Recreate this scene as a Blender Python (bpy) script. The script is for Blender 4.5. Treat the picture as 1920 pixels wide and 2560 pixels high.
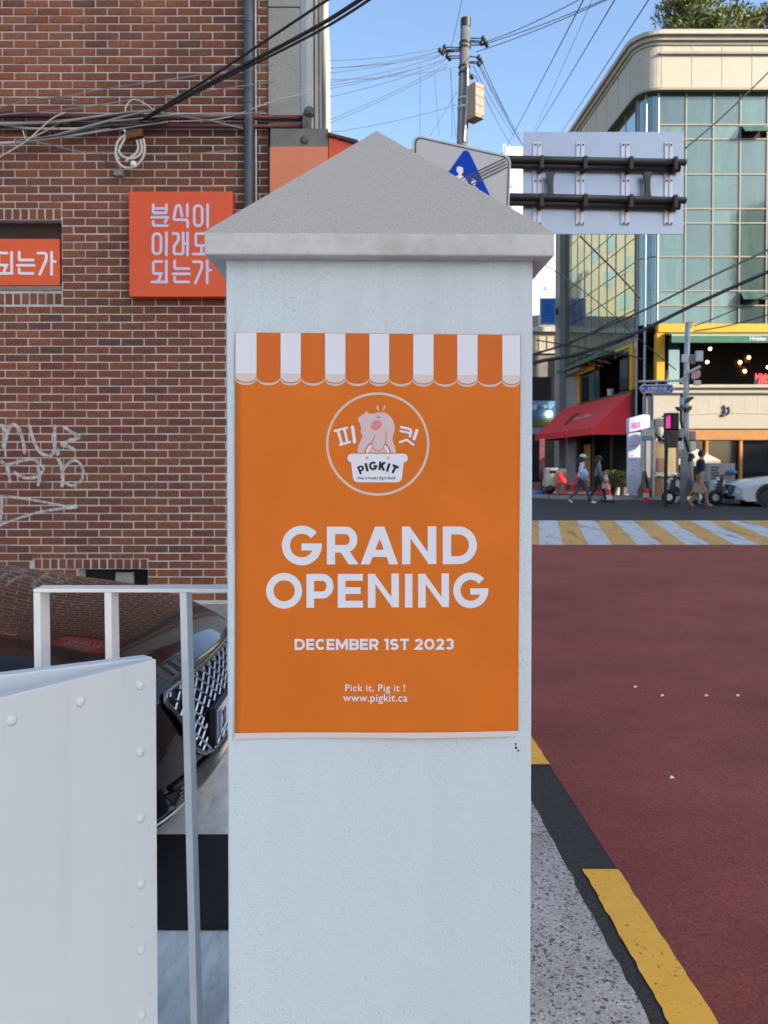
import bpy, bmesh, math, random
from mathutils import Vector, Matrix
random.seed(7)
scene = bpy.context.scene
for o in list(bpy.data.objects):
    bpy.data.objects.remove(o, do_unlink=True)
R = math.radians
# ------------------------------------------------------------------ camera, sky, sun, exposure
CAMZ, FPX, PITCH, PPY = 1.5, 1900.0, R(1.0), 1183.0
cd = bpy.data.cameras.new('camera'); cam = bpy.data.objects.new('camera', cd)
scene.collection.objects.link(cam); scene.camera = cam
cam.location = (0, 0, CAMZ); cam.rotation_euler = (R(90) - PITCH, 0, 0)
cd.sensor_fit = 'VERTICAL'; cd.sensor_height = 36; cd.sensor_width = 27; cd.lens = FPX / 2560 * 36
cd.shift_y = -(1280 - PPY) / 2560; cd.clip_start = 0.05; cd.clip_end = 2000
cd.dof.use_dof = True; cd.dof.focus_distance = 1.62; cd.dof.aperture_fstop = 9.0
scene.render.resolution_x = 768; scene.render.resolution_y = 1024

SUN_EL, SUN_DIR = R(24), Vector((0.86, -0.51, 0)).normalized()      # direction TOWARDS the sun (horizontal)
w = bpy.data.worlds.new('World'); scene.world = w; w.use_nodes = True
nt = w.node_tree; nt.nodes.clear()
wo = nt.nodes.new('ShaderNodeOutputWorld'); bg = nt.nodes.new('ShaderNodeBackground'); sky = nt.nodes.new('ShaderNodeTexSky')
sky.sky_type = 'NISHITA'; sky.sun_disc = False; sky.sun_elevation = SUN_EL
sky.sun_rotation = math.atan2(SUN_DIR.x, SUN_DIR.y)
sky.altitude = 200; sky.air_density = 1.0; sky.dust_density = 2.0; sky.ozone_density = 2.0
bg.inputs['Strength'].default_value = 0.15
nt.links.new(sky.outputs[0], bg.inputs[0]); nt.links.new(bg.outputs[0], wo.inputs[0])
sd = bpy.data.lights.new('sun', 'SUN'); sun = bpy.data.objects.new('sun', sd); scene.collection.objects.link(sun)
sd.energy = 3.6; sd.angle = R(0.53); sd.color = (1.0, 0.90, 0.74)
sv = SUN_DIR * math.cos(SUN_EL) + Vector((0, 0, math.sin(SUN_EL)))
sun.rotation_euler = (-sv).to_track_quat('-Z', 'Y').to_euler(); sun.location = sv * 60
vs = scene.view_settings
vs.view_transform = 'Standard'; vs.look = 'None'; vs.exposure = 1.25; vs.gamma = 1.0; vs.use_curve_mapping = False
scene.cycles.max_bounces = 6; scene.cycles.diffuse_bounces = 3; scene.cycles.glossy_bounces = 4
scene.cycles.transparent_max_bounces = 8; scene.cycles.use_denoising = True
scene.cycles.caustics_reflective = False; scene.cycles.caustics_refractive = False

# ------------------------------------------------------------------ helpers
def pt(u, v, Y):
    """photo pixel (1920x2560) -> the world point at depth Y"""
    x = (u - 960) / FPX; y = -(v - PPY) / FPX
    d = Vector((x, math.cos(PITCH) + y * math.sin(PITCH), -math.sin(PITCH) + y * math.cos(PITCH)))
    return Vector((0, 0, CAMZ)) + d * (Y / d.y)
SC = 1920 / 1659
def q(x, y, Y): return pt(x * SC, y * SC, Y)
def px(u, Y): return (u - 960) / FPX * Y
def zz(v, Y): return pt(960, v, Y).z
def gz(u, v):
    """photo pixel -> ground point z=0"""
    a = pt(u, v, 1.0); t = CAMZ / (CAMZ - a.z); return Vector((a.x * t, t, 0))
COL = scene.collection
def worg(o):
    p = Vector((0, 0, 0))
    while o is not None:
        p += o.location; o = o.parent
    return p
def tag(o, label=None, cat=None, group=None, kind=None):
    if label: o['label'] = label
    if cat: o['category'] = cat
    if group: o['group'] = group
    if kind: o['kind'] = kind
    return o
def thing(name, label, cat, loc=(0, 0, 0), group=None, rz=0.0):
    o = bpy.data.objects.new(name, None); COL.objects.link(o)
    o.location = loc; o.rotation_euler = (0, 0, rz); o.empty_display_size = 0.1
    return tag(o, label, cat, group)
def copy_tree(o, parent=None):
    c = o.copy(); COL.objects.link(c); c.parent = parent
    for ch in list(o.children): copy_tree(ch, c)
    return c
class MB:
    def __init__(s): s.v = []; s.f = []; s.m = []; s.cm = 0
    def add(s, vs, fs):
        b = len(s.v); s.v += [tuple(p) for p in vs]
        for f in fs: s.f.append([i + b for i in f]); s.m.append(s.cm)
        return s
    def box(s, c, d, rz=0.0, M=None):
        x, y, z = d[0] / 2, d[1] / 2, d[2] / 2
        P = [Vector((a * x, b * y, e * z)) for e in (-1, 1) for b in (-1, 1) for a in (-1, 1)]
        if M is None: M = Matrix.Rotation(rz, 3, 'Z')
        P = [M @ p + Vector(c) for p in P]
        return s.add(P, [(0, 2, 3, 1), (4, 5, 7, 6), (0, 1, 5, 4), (2, 6, 7, 3), (0, 4, 6, 2), (1, 3, 7, 5)])
    def bx(s, x0, x1, y0, y1, z0, z1):
        return s.box(((x0 + x1) / 2, (y0 + y1) / 2, (z0 + z1) / 2), (abs(x1 - x0), abs(y1 - y0), abs(z1 - z0)))
    def quad(s, a, b, c, d): return s.add([a, b, c, d], [(0, 1, 2, 3)])
    def tube(s, pts, r, n=6, caps=True):
        pts = [Vector(p) for p in pts]; N = len(pts); rs = r if isinstance(r, (list, tuple)) else [r] * N
        V = []; F = []; prev = None
        for i, p in enumerate(pts):
            t = (pts[min(i + 1, N - 1)] - pts[max(i - 1, 0)])
            t = t.normalized() if t.length > 1e-9 else Vector((0, 0, 1))
            if prev is None:
                a = Vector((0, 0, 1)) if abs(t.z) < 0.9 else Vector((1, 0, 0))
                nx = t.cross(a).normalized()
            else:
                nx = (prev - t * prev.dot(t)); nx = nx.normalized() if nx.length > 1e-6 else t.orthogonal().normalized()
            prev = nx; ny = t.cross(nx)
            for k in range(n):
                an = 2 * math.pi * k / n
                V.append(p + (nx * math.cos(an) + ny * math.sin(an)) * rs[i])
        for i in range(N - 1):
            for k in range(n):
                a = i * n + k; b = i * n + (k + 1) % n
                F.append((a, b, b + n, a + n))
        if caps: F.append(tuple(range(n))[::-1]); F.append(tuple(range((N - 1) * n, N * n)))
        return s.add(V, F)
    def poly(s, pts3): return s.add(pts3, [tuple(range(len(pts3)))])
    def prism(s, pts, d):
        """extrude a planar polygon by the vector d"""
        n = len(pts); d = Vector(d); P = [Vector(p) for p in pts]; Q = [p + d for p in P]
        F = [tuple(range(n))[::-1], tuple(range(n, 2 * n))] + [(i, (i + 1) % n, n + (i + 1) % n, n + i) for i in range(n)]
        return s.add(P + Q, F)
    def grid(s, fn, nu, nv):
        V = [fn(i / nu, j / nv) for j in range(nv + 1) for i in range(nu + 1)]
        F = [(j * (nu + 1) + i, j * (nu + 1) + i + 1, (j + 1) * (nu + 1) + i + 1, (j + 1) * (nu + 1) + i) for j in range(nv) for i in range(nu)]
        return s.add(V, F)
    def ball(s, c, r, nu=10, nv=6):
        r = r if isinstance(r, (tuple, list)) else (r, r, r)
        c = Vector(c)
        V = [c + Vector((0, 0, -r[2]))]
        for j in range(1, nv):
            a = -math.pi / 2 + math.pi * j / nv
            for i in range(nu):
                b = 2 * math.pi * i / nu
                V.append(c + Vector((r[0] * math.cos(a) * math.cos(b), r[1] * math.cos(a) * math.sin(b), r[2] * math.sin(a))))
        V.append(c + Vector((0, 0, r[2]))); F = []
        for i in range(nu):
            F.append((0, 1 + (i + 1) % nu, 1 + i))
            for j in range(nv - 2):
                a = 1 + j * nu + i; b = 1 + j * nu + (i + 1) % nu
                F.append((a, b, b + nu, a + nu))
            t = 1 + (nv - 2) * nu
            F.append((t + i, t + (i + 1) % nu, len(V) - 1))
        return s.add(V, F)
    def mesh(s, name, mats, smooth=False, fix=True):
        me = bpy.data.meshes.new(name); me.from_pydata(s.v, [], s.f)
        for m in (mats if isinstance(mats, (list, tuple)) else [mats]): me.materials.append(m)
        if any(s.m): me.polygons.foreach_set('material_index', s.m)
        if fix:
            bm = bmesh.new(); bm.from_mesh(me); bmesh.ops.recalc_face_normals(bm, faces=bm.faces); bm.to_mesh(me); bm.free()
        if smooth: me.polygons.foreach_set('use_smooth', [True] * len(me.polygons))
        me.update(); return me
    def build(s, name, mats, parent=None, smooth=False, local=False, fix=True, bevel=0.0):
        o = bpy.data.objects.new(name, s.mesh(name, mats, smooth, fix)); COL.objects.link(o)
        if parent is not None:
            o.parent = parent
            if not local: o.location = -worg(parent)
        if bevel:
            b = o.modifiers.new('bevel', 'BEVEL'); b.width = bevel; b.segments = 2; b.limit_method = 'ANGLE'; b.angle_limit = R(40)
        return o
def B(x0, x1, y0, y1, z0, z1): return MB().bx(x0, x1, y0, y1, z0, z1)

# ------------------------------------------------------------------ materials
def mat(name, col, rough=0.6, metal=0.0, var=0.0, vscale=6.0, bump=0.0, bscale=60.0, coat=0.0, emit=None, spec=0.5, col2=None, detail=6, bdist=0.02):
    m = bpy.data.materials.new(name); m.use_nodes = True
    n = m.node_tree; p = n.nodes['Principled BSDF']
    p.inputs['Roughness'].default_value = rough; p.inputs['Metallic'].default_value = metal
    p.inputs['Specular IOR Level'].default_value = spec
    c = (*col, 1); p.inputs['Base Color'].default_value = c
    if coat: p.inputs['Coat Weight'].default_value = coat; p.inputs['Coat Roughness'].default_value = 0.03
    if emit: p.inputs['Emission Color'].default_value = (*emit[0], 1); p.inputs['Emission Strength'].default_value = emit[1]
    tc = n.nodes.new('ShaderNodeTexCoord')
    if var or col2:
        no = n.nodes.new('ShaderNodeTexNoise'); no.inputs['Scale'].default_value = vscale; no.inputs['Detail'].default_value = detail
        no.inputs['Roughness'].default_value = 0.62
        n.links.new(tc.outputs['Object'], no.inputs['Vector'])
        mx = n.nodes.new('ShaderNodeMix'); mx.data_type = 'RGBA'
        d = col2 if col2 else tuple(x * (1 - var) for x in col)
        e = col if col2 else tuple(min(1, x * (1 + var * 0.6)) for x in col)
        mx.inputs['A'].default_value = (*d, 1); mx.inputs['B'].default_value = (*e, 1)
        mr = n.nodes.new('ShaderNodeMapRange'); mr.inputs[1].default_value = 0.3; mr.inputs[2].default_value = 0.7
        n.links.new(no.outputs['Fac'], mr.inputs[0]); n.links.new(mr.outputs[0], mx.inputs['Factor'])
        n.links.new(mx.outputs['Result'], p.inputs['Base Color'])
    if bump:
        nb = n.nodes.new('ShaderNodeTexNoise'); nb.inputs['Scale'].default_value = bscale; nb.inputs['Detail'].default_value = 4
        n.links.new(tc.outputs['Object'], nb.inputs['Vector'])
        bu = n.nodes.new('ShaderNodeBump'); bu.inputs['Strength'].default_value = bump; bu.inputs['Distance'].default_value = bdist
        n.links.new(nb.outputs['Fac'], bu.inputs['Height']); n.links.new(bu.outputs[0], p.inputs['Normal'])
    return m
class NT:
    """small node helper on a material"""
    def __init__(s, m): s.n = m.node_tree; s.p = s.n.nodes['Principled BSDF']; s.tc = s.n.nodes.new('ShaderNodeTexCoord')
    def new(s, t): return s.n.nodes.new(t)
    def link(s, a, b): s.n.links.new(a, b)
    def noise(s, scale, detail=4, rough=0.55, vec=None):
        x = s.new('ShaderNodeTexNoise'); x.inputs['Scale'].default_value = scale; x.inputs['Detail'].default_value = detail
        x.inputs['Roughness'].default_value = rough; s.link(vec or s.tc.outputs['Object'], x.inputs['Vector']); return x.outputs['Fac']
    def ramp(s, fac, stops, const=False):
        r = s.new('ShaderNodeValToRGB'); e = r.color_ramp.elements
        if const: r.color_ramp.interpolation = 'CONSTANT'
        while len(e) < len(stops): e.new(0.5)
        for i, (p, c) in enumerate(stops): e[i].position = p; e[i].color = (*c, 1) if len(c) == 3 else c
        s.link(fac, r.inputs[0]); return r.outputs[0]
    def mix(s, fac, a, b, mode='MIX'):
        m = s.new('ShaderNodeMix'); m.data_type = 'RGBA'; m.blend_type = mode
        for sock, val in (('Factor', fac), ('A', a), ('B', b)):
            if hasattr(val, 'links'): s.link(val, m.inputs[sock])
            elif isinstance(val, (int, float)): m.inputs[sock].default_value = val
            else: m.inputs[sock].default_value = (*val, 1)
        return m.outputs['Result']
    def bump(s, h, strength, dist, nrm=None):
        b = s.new('ShaderNodeBump'); b.inputs['Strength'].default_value = strength; b.inputs['Distance'].default_value = dist
        s.link(h, b.inputs['Height'])
        if nrm is not None: s.link(nrm, b.inputs['Normal'])
        return b.outputs[0]
    def math(s, op, a, b=None):
        m = s.new('ShaderNodeMath'); m.operation = op
        for i, val in enumerate((a, b)):
            if val is None: continue
            if hasattr(val, 'links'): s.link(val, m.inputs[i])
            else: m.inputs[i].default_value = val
        return m.outputs[0]
def empty_mat(name, rough=0.8):
    m = bpy.data.materials.new(name); m.use_nodes = True
    m.node_tree.nodes['Principled BSDF'].inputs['Roughness'].default_value = rough; return m, NT(m)

def brick_mat(name, island):
    m, h = empty_mat(name, 0.85)
    if island: rnd = h.new('ShaderNodeNewGeometry').outputs['Random Per Island']
    else: rnd = h.new('ShaderNodeObjectInfo').outputs['Random']
    base = h.ramp(rnd, [(0.0, (0.238, 0.082, 0.043)), (.13, (0.271, 0.086, 0.045)), (.26, (0.211, 0.078, 0.042)), (.38, (0.282, 0.098, 0.045)),
                        (.52, (0.238, 0.068, 0.045)), (.62, (0.255, 0.093, 0.042)), (.73, (0.189, 0.071, 0.042)), (.82, (0.293, 0.095, 0.049)), (.91, (0.222, 0.088, 0.042)), (.965, (0.162, 0.069, 0.047))], True)
    big = h.ramp(h.noise(0.9, 3), [(.32, (.60, .60, .62)), (.66, (1.1, 1.08, 1.04))])
    fine = h.ramp(h.noise(38, 5, .7), [(.25, (.62, .62, .62)), (.7, (1.2, 1.2, 1.2))])
    c = h.mix(1.0, base, big, 'MULTIPLY'); c = h.mix(1.0, c, fine, 'MULTIPLY')
    h.link(c, h.p.inputs['Base Color']); h.link(h.bump(h.noise(55, 5, .7), .7, .004), h.p.inputs['Normal']); return m
M = {}
M['brick'] = brick_mat('brick', False); M['brick_mass'] = brick_mat('brick_mass', True)
def mortar():
    m, h = empty_mat('mortar', 0.95)
    c = h.ramp(h.noise(5, 6, .65), [(.3, (.36, .33, .30)), (.45, (.58, .55, .51)), (.75, (.72, .69, .65))])
    h.link(c, h.p.inputs['Base Color']); h.link(h.bump(h.noise(120, 3), .5, .003), h.p.inputs['Normal']); return m
M['mortar'] = mortar()
def stucco(name, col, dark, speck, s=1.0):
    m, h = empty_mat(name, 0.78)
    big = h.noise(2.2, 4); c = h.mix(big, tuple(x * .95 for x in col), col)
    sp = h.ramp(h.noise(150 * s, 2, .5), [(.345, (1, 1, 1)), (.395, (0, 0, 0))])
    msk = h.ramp(h.noise(5, 3), [(.38, (0.12, 0.12, 0.12)), (.7, (1, 1, 1))])
    c = h.mix(h.mix(1.0, sp, h.mix(1.0, msk, (speck, speck, speck), 'MULTIPLY'), 'MULTIPLY'), c, dark)
    mp = h.new('ShaderNodeMapping'); mp.inputs['Scale'].default_value = (16, 16, .9); h.link(h.tc.outputs['Object'], mp.inputs[0])
    sp2 = h.new('ShaderNodeSeparateXYZ'); h.link(h.tc.outputs['Object'], sp2.inputs[0])
    hi = h.new('ShaderNodeMapRange'); hi.inputs[1].default_value = 1.35; hi.inputs[2].default_value = 1.92; hi.inputs[3].default_value = .25; hi.inputs[4].default_value = 1.0; h.link(sp2.outputs['Z'], hi.inputs[0])
    st = h.ramp(h.noise(1.0, 5, .65, mp.outputs[0]), [(.46, (0, 0, 0)), (.72, (.5, .5, .5))])
    c = h.mix(h.math('MULTIPLY', st, hi.outputs[0]), c, tuple(x * .72 for x in col))
    h.link(c, h.p.inputs['Base Color'])
    b1 = h.bump(h.noise(210 * s, 3, .62), .42, .0035); b2 = h.bump(h.noise(60, 3), .2, .005, b1)
    h.link(b2, h.p.inputs['Normal']); return m
M['stucco'] = stucco('stucco', (.575, .655, .705), (.26, .27, .28), .5, 1.25)
def capmat():
    m, h = empty_mat('cap_stucco', 0.85)
    c = h.mix(h.noise(2.0, 5), (.375, .345, .305), (.455, .425, .38))
    sp = h.ramp(h.noise(330, 2, .5), [(.35, (1, 1, 1)), (.43, (0, 0, 0))])
    c = h.mix(h.mix(1.0, sp, (.5, .5, .5), 'MULTIPLY'), c, (.15, .12, .10))
    sp2 = h.ramp(h.noise(260, 2, .5), [(.60, (0, 0, 0)), (.68, (.5, .5, .5))]); c = h.mix(sp2, c, (.55, .53, .50))
    # paint on the rim, bare speckled render on the slopes
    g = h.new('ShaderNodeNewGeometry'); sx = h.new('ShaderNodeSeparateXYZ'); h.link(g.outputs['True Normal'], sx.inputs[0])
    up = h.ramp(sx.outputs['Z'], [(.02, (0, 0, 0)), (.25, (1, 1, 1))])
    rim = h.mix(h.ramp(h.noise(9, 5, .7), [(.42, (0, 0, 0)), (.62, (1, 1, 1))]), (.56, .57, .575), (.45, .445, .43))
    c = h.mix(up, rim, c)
    h.link(c, h.p.inputs['Base Color'])
    h.link(h.bump(h.noise(300, 3, .6), .5, .003), h.p.inputs['Normal']); return m
M['cap'] = capmat()
def wmetal():
    m, h = empty_mat('white_metal', .42)
    c = h.mix(h.noise(2.5, 5), (.53, .585, .615), (.585, .64, .67))
    mp = h.new('ShaderNodeMapping'); mp.inputs['Scale'].default_value = (22, 22, 1.1); h.link(h.tc.outputs['Object'], mp.inputs[0])
    st = h.ramp(h.noise(1.0, 5, .7, mp.outputs[0]), [(.55, (0, 0, 0)), (.8, (.35, .35, .35))]); c = h.mix(st, c, (.45, .49, .505))
    sp = h.ramp(h.noise(42, 2), [(.215, (1, 1, 1)), (.24, (0, 0, 0))]); c = h.mix(h.mix(1.0, sp, (.6, .6, .6), 'MULTIPLY'), c, (.15, .14, .13))
    h.link(c, h.p.inputs['Base Color']); h.link(h.bump(h.noise(5, 3), .12, .02, h.bump(h.noise(70, 3), .12, .002)), h.p.inputs['Normal']); return m
M['white_metal'] = wmetal()
M['white_rail'] = mat('white_rail', (.86, .84, .80), .4, var=.06, vscale=8, bump=.06, bscale=60)
M['black'] = mat('black', (.012, .012, .013), .5)
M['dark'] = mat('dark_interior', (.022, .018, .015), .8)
M['black_cable'] = mat('black_cable', (.015, .015, .016), .55)
M['grey_cable'] = mat('grey_cable', (.30, .30, .28), .6, var=.4, vscale=2)
M['white_cable'] = mat('white_cable', (.62, .60, .54), .55)
M['sky_cable'] = mat('sky_cable', (.05, .055, .06), .6); M['pale_wire'] = mat('pale_wire', (.075, .10, .13), .7)
M['red_pipe'] = mat('red_pipe', (.13, .028, .028), .5, var=.4, vscale=4)
M['conc_pole'] = mat('concrete_pole', (.13, .135, .14), .8, var=.2, vscale=4, bump=.2)
M['galv'] = mat('galvanised', (.42, .44, .45), .5, .5, var=.25, vscale=5)
M['downpipe'] = mat('downpipe', (.085, .10, .115), .45, .1, var=.3, vscale=2.5)
def granite():
    m, h = empty_mat('granite', .7)
    c = h.mix(h.noise(3, 4), (.30, .29, .265), (.39, .38, .355)); sp = h.ramp(h.noise(120, 2), [(.37, (1, 1, 1)), (.44, (0, 0, 0))])
    c = h.mix(h.mix(1.0, sp, (.6, .6, .6), 'MULTIPLY'), c, (.12, .115, .11)); h.link(c, h.p.inputs['Base Color']); return m
M['granite'] = granite()
M['sign_red'] = mat('sign_red', (.76, .088, .018), .42, var=.05, vscale=1.5)
M['sign_salmon'] = mat('sign_salmon', (.72, .22, .10), .45, var=.08, vscale=1.5)
M['letter_lilac'] = mat('letter_lilac', (.62, .62, .78), .5)
M['letter_white'] = mat('letter_white', (.83, .83, .86), .5)
M['orange'] = mat('poster_orange', (.64, .150, .008), .62, var=.10, vscale=4, spec=.3)
M['orange2'] = mat('poster_dark_orange', (.60, .132, .012), .62, var=.04, vscale=3, spec=.3)
M['pwhite'] = mat('poster_white', (.69, .70, .76), .6, spec=.3)
M['pbeige'] = mat('poster_beige', (.60, .50, .43), .6, spec=.3)
M['pbeige2'] = mat('poster_pale_beige', (.64, .56, .545), .6, spec=.3)
M['ppink'] = mat('poster_pink', (.60, .47, .49), .6, spec=.3)
M['pnose'] = mat('poster_nose', (.66, .22, .24), .6, spec=.3)
M['pblack'] = mat('poster_black', (.012, .012, .012), .6, spec=.3)
M['yellow_line'] = None
# ------------------------------------------------------------------ ground, road, parking floor
def asphalt(name, c1, c2, speck, rough=.85, bs=90, streak=0.0):
    m, h = empty_mat(name, rough); h.p.inputs['Specular IOR Level'].default_value = .32 if streak else .18
    c = h.mix(h.ramp(h.noise(.9, 6, .65), [(.3, (0, 0, 0)), (.7, (1, 1, 1))]), c1, c2)
    if streak:
        mp = h.new('ShaderNodeMapping'); mp.inputs['Scale'].default_value = (.5, 1.4, 1); h.link(h.tc.outputs['Object'], mp.inputs[0])
        st = h.ramp(h.noise(1.2, 6, .7, mp.outputs[0]), [(.35, (1 - streak,) * 3), (.7, (1 + streak * .6,) * 3)])
        c = h.mix(1.0, c, st, 'MULTIPLY')
    f = h.ramp(h.noise(bs, 3, .7), [(.3, (.6, .6, .6)), (.7, (1.3, 1.3, 1.3))]); c = h.mix(1.0, c, f, 'MULTIPLY')
    sp = h.ramp(h.noise(bs * 1.6, 2), [(.67, (0, 0, 0)), (.74, (1, 1, 1))]); c = h.mix(h.mix(1.0, sp, (.55, .55, .55), 'MULTIPLY'), c, speck)
    h.link(c, h.p.inputs['Base Color']); h.link(h.bump(h.noise(bs, 4, .7), .8, .006), h.p.inputs['Normal']); return m
M['asphalt'] = asphalt('asphalt', (.040, .040, .041), (.058, .057, .056), (.16, .155, .15))
M['red_asphalt'] = asphalt('red_asphalt', (.205, .042, .030), (.345, .078, .054), (.42, .24, .21), .72, 80, .16)
M['gutter'] = asphalt('gutter_asphalt', (.048, .044, .040), (.072, .066, .060), (.26, .24, .20), .85, 110)
def aggregate():
    m, h = empty_mat('aggregate_concrete', .85)
    c = h.mix(h.ramp(h.noise(2.2, 6, .7), [(.32, (0, 0, 0)), (.68, (1, 1, 1))]), (.40, .355, .315), (.62, .56, .50))
    vo = h.new('ShaderNodeTexVoronoi'); vo.inputs['Scale'].default_value = 125; h.link(h.tc.outputs['Object'], vo.inputs['Vector'])
    sx = h.new('ShaderNodeSeparateColor'); h.link(vo.outputs['Color'], sx.inputs[0])
    stone = h.ramp(sx.outputs[0], [(0, (.28, .29, .31)), (.10, (.62, .58, .53)), (.20, (.92, .91, .90)), (.6, (1.05, 1.04, 1.02)), (.9, (1.2, 1.18, 1.15))], True)
    c = h.mix(1.0, c, stone, 'MULTIPLY')
    f = h.ramp(h.noise(150, 3), [(.3, (.7, .7, .7)), (.7, (1.2, 1.2, 1.2))]); c = h.mix(1.0, c, f, 'MULTIPLY')
    h.link(c, h.p.inputs['Base Color']); h.link(h.bump(h.noise(110, 4, .7), .8, .006), h.p.inputs['Normal']); return m
M['aggregate'] = aggregate()
def parkmat():
    m, h = empty_mat('painted_concrete', .7)
    mp = h.new('ShaderNodeMapping'); mp.inputs['Scale'].default_value = (9, 2.2, 1); mp.inputs['Rotation'].default_value = (0, 0, .7); h.link(h.tc.outputs['Object'], mp.inputs[0])
    c = h.mix(h.ramp(h.noise(2.2, 6, .7, mp.outputs[0]), [(.34, (0, 0, 0)), (.62, (1, 1, 1))]), (.66, .63, .56), (.93, .90, .82))
    c = h.mix(h.ramp(h.noise(30, 4, .7), [(.27, (.7, .7, .7)), (.36, (0, 0, 0))]), c, (.35, .32, .28)); h.link(c, h.p.inputs['Base Color']); h.link(h.bump(h.noise(80, 4), .4, .004), h.p.inputs['Normal']); return m
M['parking'] = parkmat()
M['rubber'] = mat('rubber', (.012, .012, .015), .75, var=.3, vscale=30)
def paint(name, col, wear):
    m, h = empty_mat(name, .75)
    c = h.mix(h.noise(14, 5), tuple(x * .86 for x in col), col)
    n = h.ramp(h.noise(48, 4, .7), [(.32, (1, 1, 1)), (.38, (0, 0, 0))]); c = h.mix(n, c, wear)
    h.link(c, h.p.inputs['Base Color']); h.link(h.bump(h.noise(90, 4, .7), .6, .005), h.p.inputs['Normal']); return m
M['yellow_line'] = paint('yellow_paint', (.98, .49, .055), (.20, .13, .05))
def worn(name, col):
    m, h = empty_mat(name, .8); c = h.mix(h.noise(3, 5), tuple(x * .8 for x in col), col)
    mp = h.new('ShaderNodeMapping'); mp.inputs['Scale'].default_value = (3.2, .55, 1); mp.inputs['Rotation'].default_value = (0, 0, .5); h.link(h.tc.outputs['Object'], mp.inputs[0])
    k = h.ramp(h.noise(1.3, 7, .72, mp.outputs[0]), [(.34, (1, 1, 1)), (.47, (0, 0, 0))]); k2 = h.ramp(h.noise(9, 6, .75), [(.36, (1, 1, 1)), (.46, (0, 0, 0))])
    c = h.mix(h.mix(1.0, k, (.75, .75, .75), 'MULTIPLY'), c, (.10, .095, .09)); c = h.mix(h.mix(1.0, k2, (.6, .6, .6), 'MULTIPLY'), c, (.14, .13, .12)); h.link(c, h.p.inputs['Base Color']); return m
M['hump_yellow'] = worn('hump_yellow', (.66, .37, .09)); M['hump_white'] = worn('hump_white', (.60, .60, .60))
M['paving_red'] = mat('red_paving', (.20, .07, .05), .85, var=.3, vscale=8)
M['kerb'] = mat('kerb', (.30, .29, .28), .85, var=.2, vscale=6)

g = MB(); g.quad((-400, -300, 0), (400, -300, 0), (400, 600, 0), (-400, 600, 0))
tag(g.build('ground', M['asphalt']), kind='structure')
def rx(Y, c): return c - .043 * Y
rng = random.Random(3)
r = MB(); r.add([(rx(-20, .97), -20, .004), (14, -20, .004), (14, 13.32, .004), (rx(13.32, .97), 13.32, .004)], [(0, 1, 2, 3)])
tag(r.build('road_surface', M['red_asphalt']), kind='structure')
# exposed aggregate footpath with a ragged edge against the gutter
ys = [-6 + i * .035 for i in range(int(19.3 / .035))]
edge = []; jit = 0
for Y in ys:
    jit = jit * .3 + rng.uniform(-.0045, .0045); edge.append((rx(Y, .79) + jit, Y))
sw = MB(); n = len(edge)
sw.add([(-.33, Y, .008) for _, Y in edge] + [(x, Y, .008) for x, Y in edge], [(i, n + i, n + i + 1, i + 1) for i in range(n - 1)])
tag(sw.build('footpath', M['aggregate']), kind='structure')
gu = MB(); n = len(edge)
gu.add([(rx(Y, .60), Y, .004) for _, Y in edge] + [(rx(Y, .968), Y, .004) for _, Y in edge], [(i, n + i, n + i + 1, i + 1) for i in range(n - 1)])
tag(gu.build('gutter_surface', M['gutter']), kind='structure')
pk = MB().quad((-9, -3, .010), (-.334, -3, .010), (-.334, 6.7, .010), (-9, 6.7, .010))
tag(pk.build('parking_pavement', M['parking']), kind='structure')
for a, b, t in ((1.0 - 4.0, 2.745, 'nearest, its square end beside the pillar foot'), (3.70, 7.6, 'second, half hidden by the pillar')):
    ln = MB(); k = 180
    L = []; Rr = []
    for i in range(k + 1):
        Y = a + (b - a) * i / k
        L.append((rx(Y, .842) + rng.uniform(-.0035, .0035), Y, .009)); Rr.append((rx(Y, .972) + rng.uniform(-.003, .003), Y, .009))
    ln.add(L + Rr, [(i, k + 1 + i, k + 2 + i, i + 1) for i in range(k)])
    o = ln.build('road_line', M['yellow_line']); tag(o, 'yellow painted edge line dash, ' + t, 'road line', 'yellow edge line dashes', 'structure')
mat_ = MB().box((-.72, 2.68, .016), (1.0, .60, .012))
tag(mat_.build('rubber_mat', M['rubber'], bevel=.004), 'black rubber mat strip on the pale parking floor behind the railing', 'mat')
# raised hump with slanted stripes
def hz(Y):
    if Y < 13.3 or Y > 20.4: return 0
    if Y < 17.2: return .004 + .12 * (Y - 13.3) / 3.9
    return max(.0, .124 - .12 * (Y - 17.2) / 3.2)
hump = MB(); HY = [13.3, 14.6, 15.9, 17.2, 18.8, 20.4]
for a, b in zip(HY[:-1], HY[1:]):
    hump.quad((-2, a, hz(a) + .001), (26, a, hz(a) + .001), (26, b, hz(b) + .001), (-2, b, hz(b) + .001))
hump.quad((-2, 13.3, 0), (26, 13.3, 0), (26, 13.3, hz(13.3) + .001), (-2, 13.3, hz(13.3) + .001))
hp = hump.build('road_hump', M['asphalt']); tag(hp, kind='structure')
for k in range(-9, 46):
    x0 = 2.72 + k * .43
    if x0 < -1.8 or x0 > 24: continue
    s = MB()
    for j in range(3):
        ya, yb = 13.31 + 3.88 * j / 3, 13.31 + 3.88 * (j + 1) / 3
        xa, xb = x0 + .78 * j / 3, x0 + .78 * (j + 1) / 3
        s.quad((xa, ya, hz(ya) + .006), (xa + .428, ya, hz(ya) + .006), (xb + .428, yb, hz(yb) + .006), (xb, yb, hz(yb) + .006))
    s.build('stripe', M['hump_white'] if k % 2 == 0 else M['hump_yellow'], hp)
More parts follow.
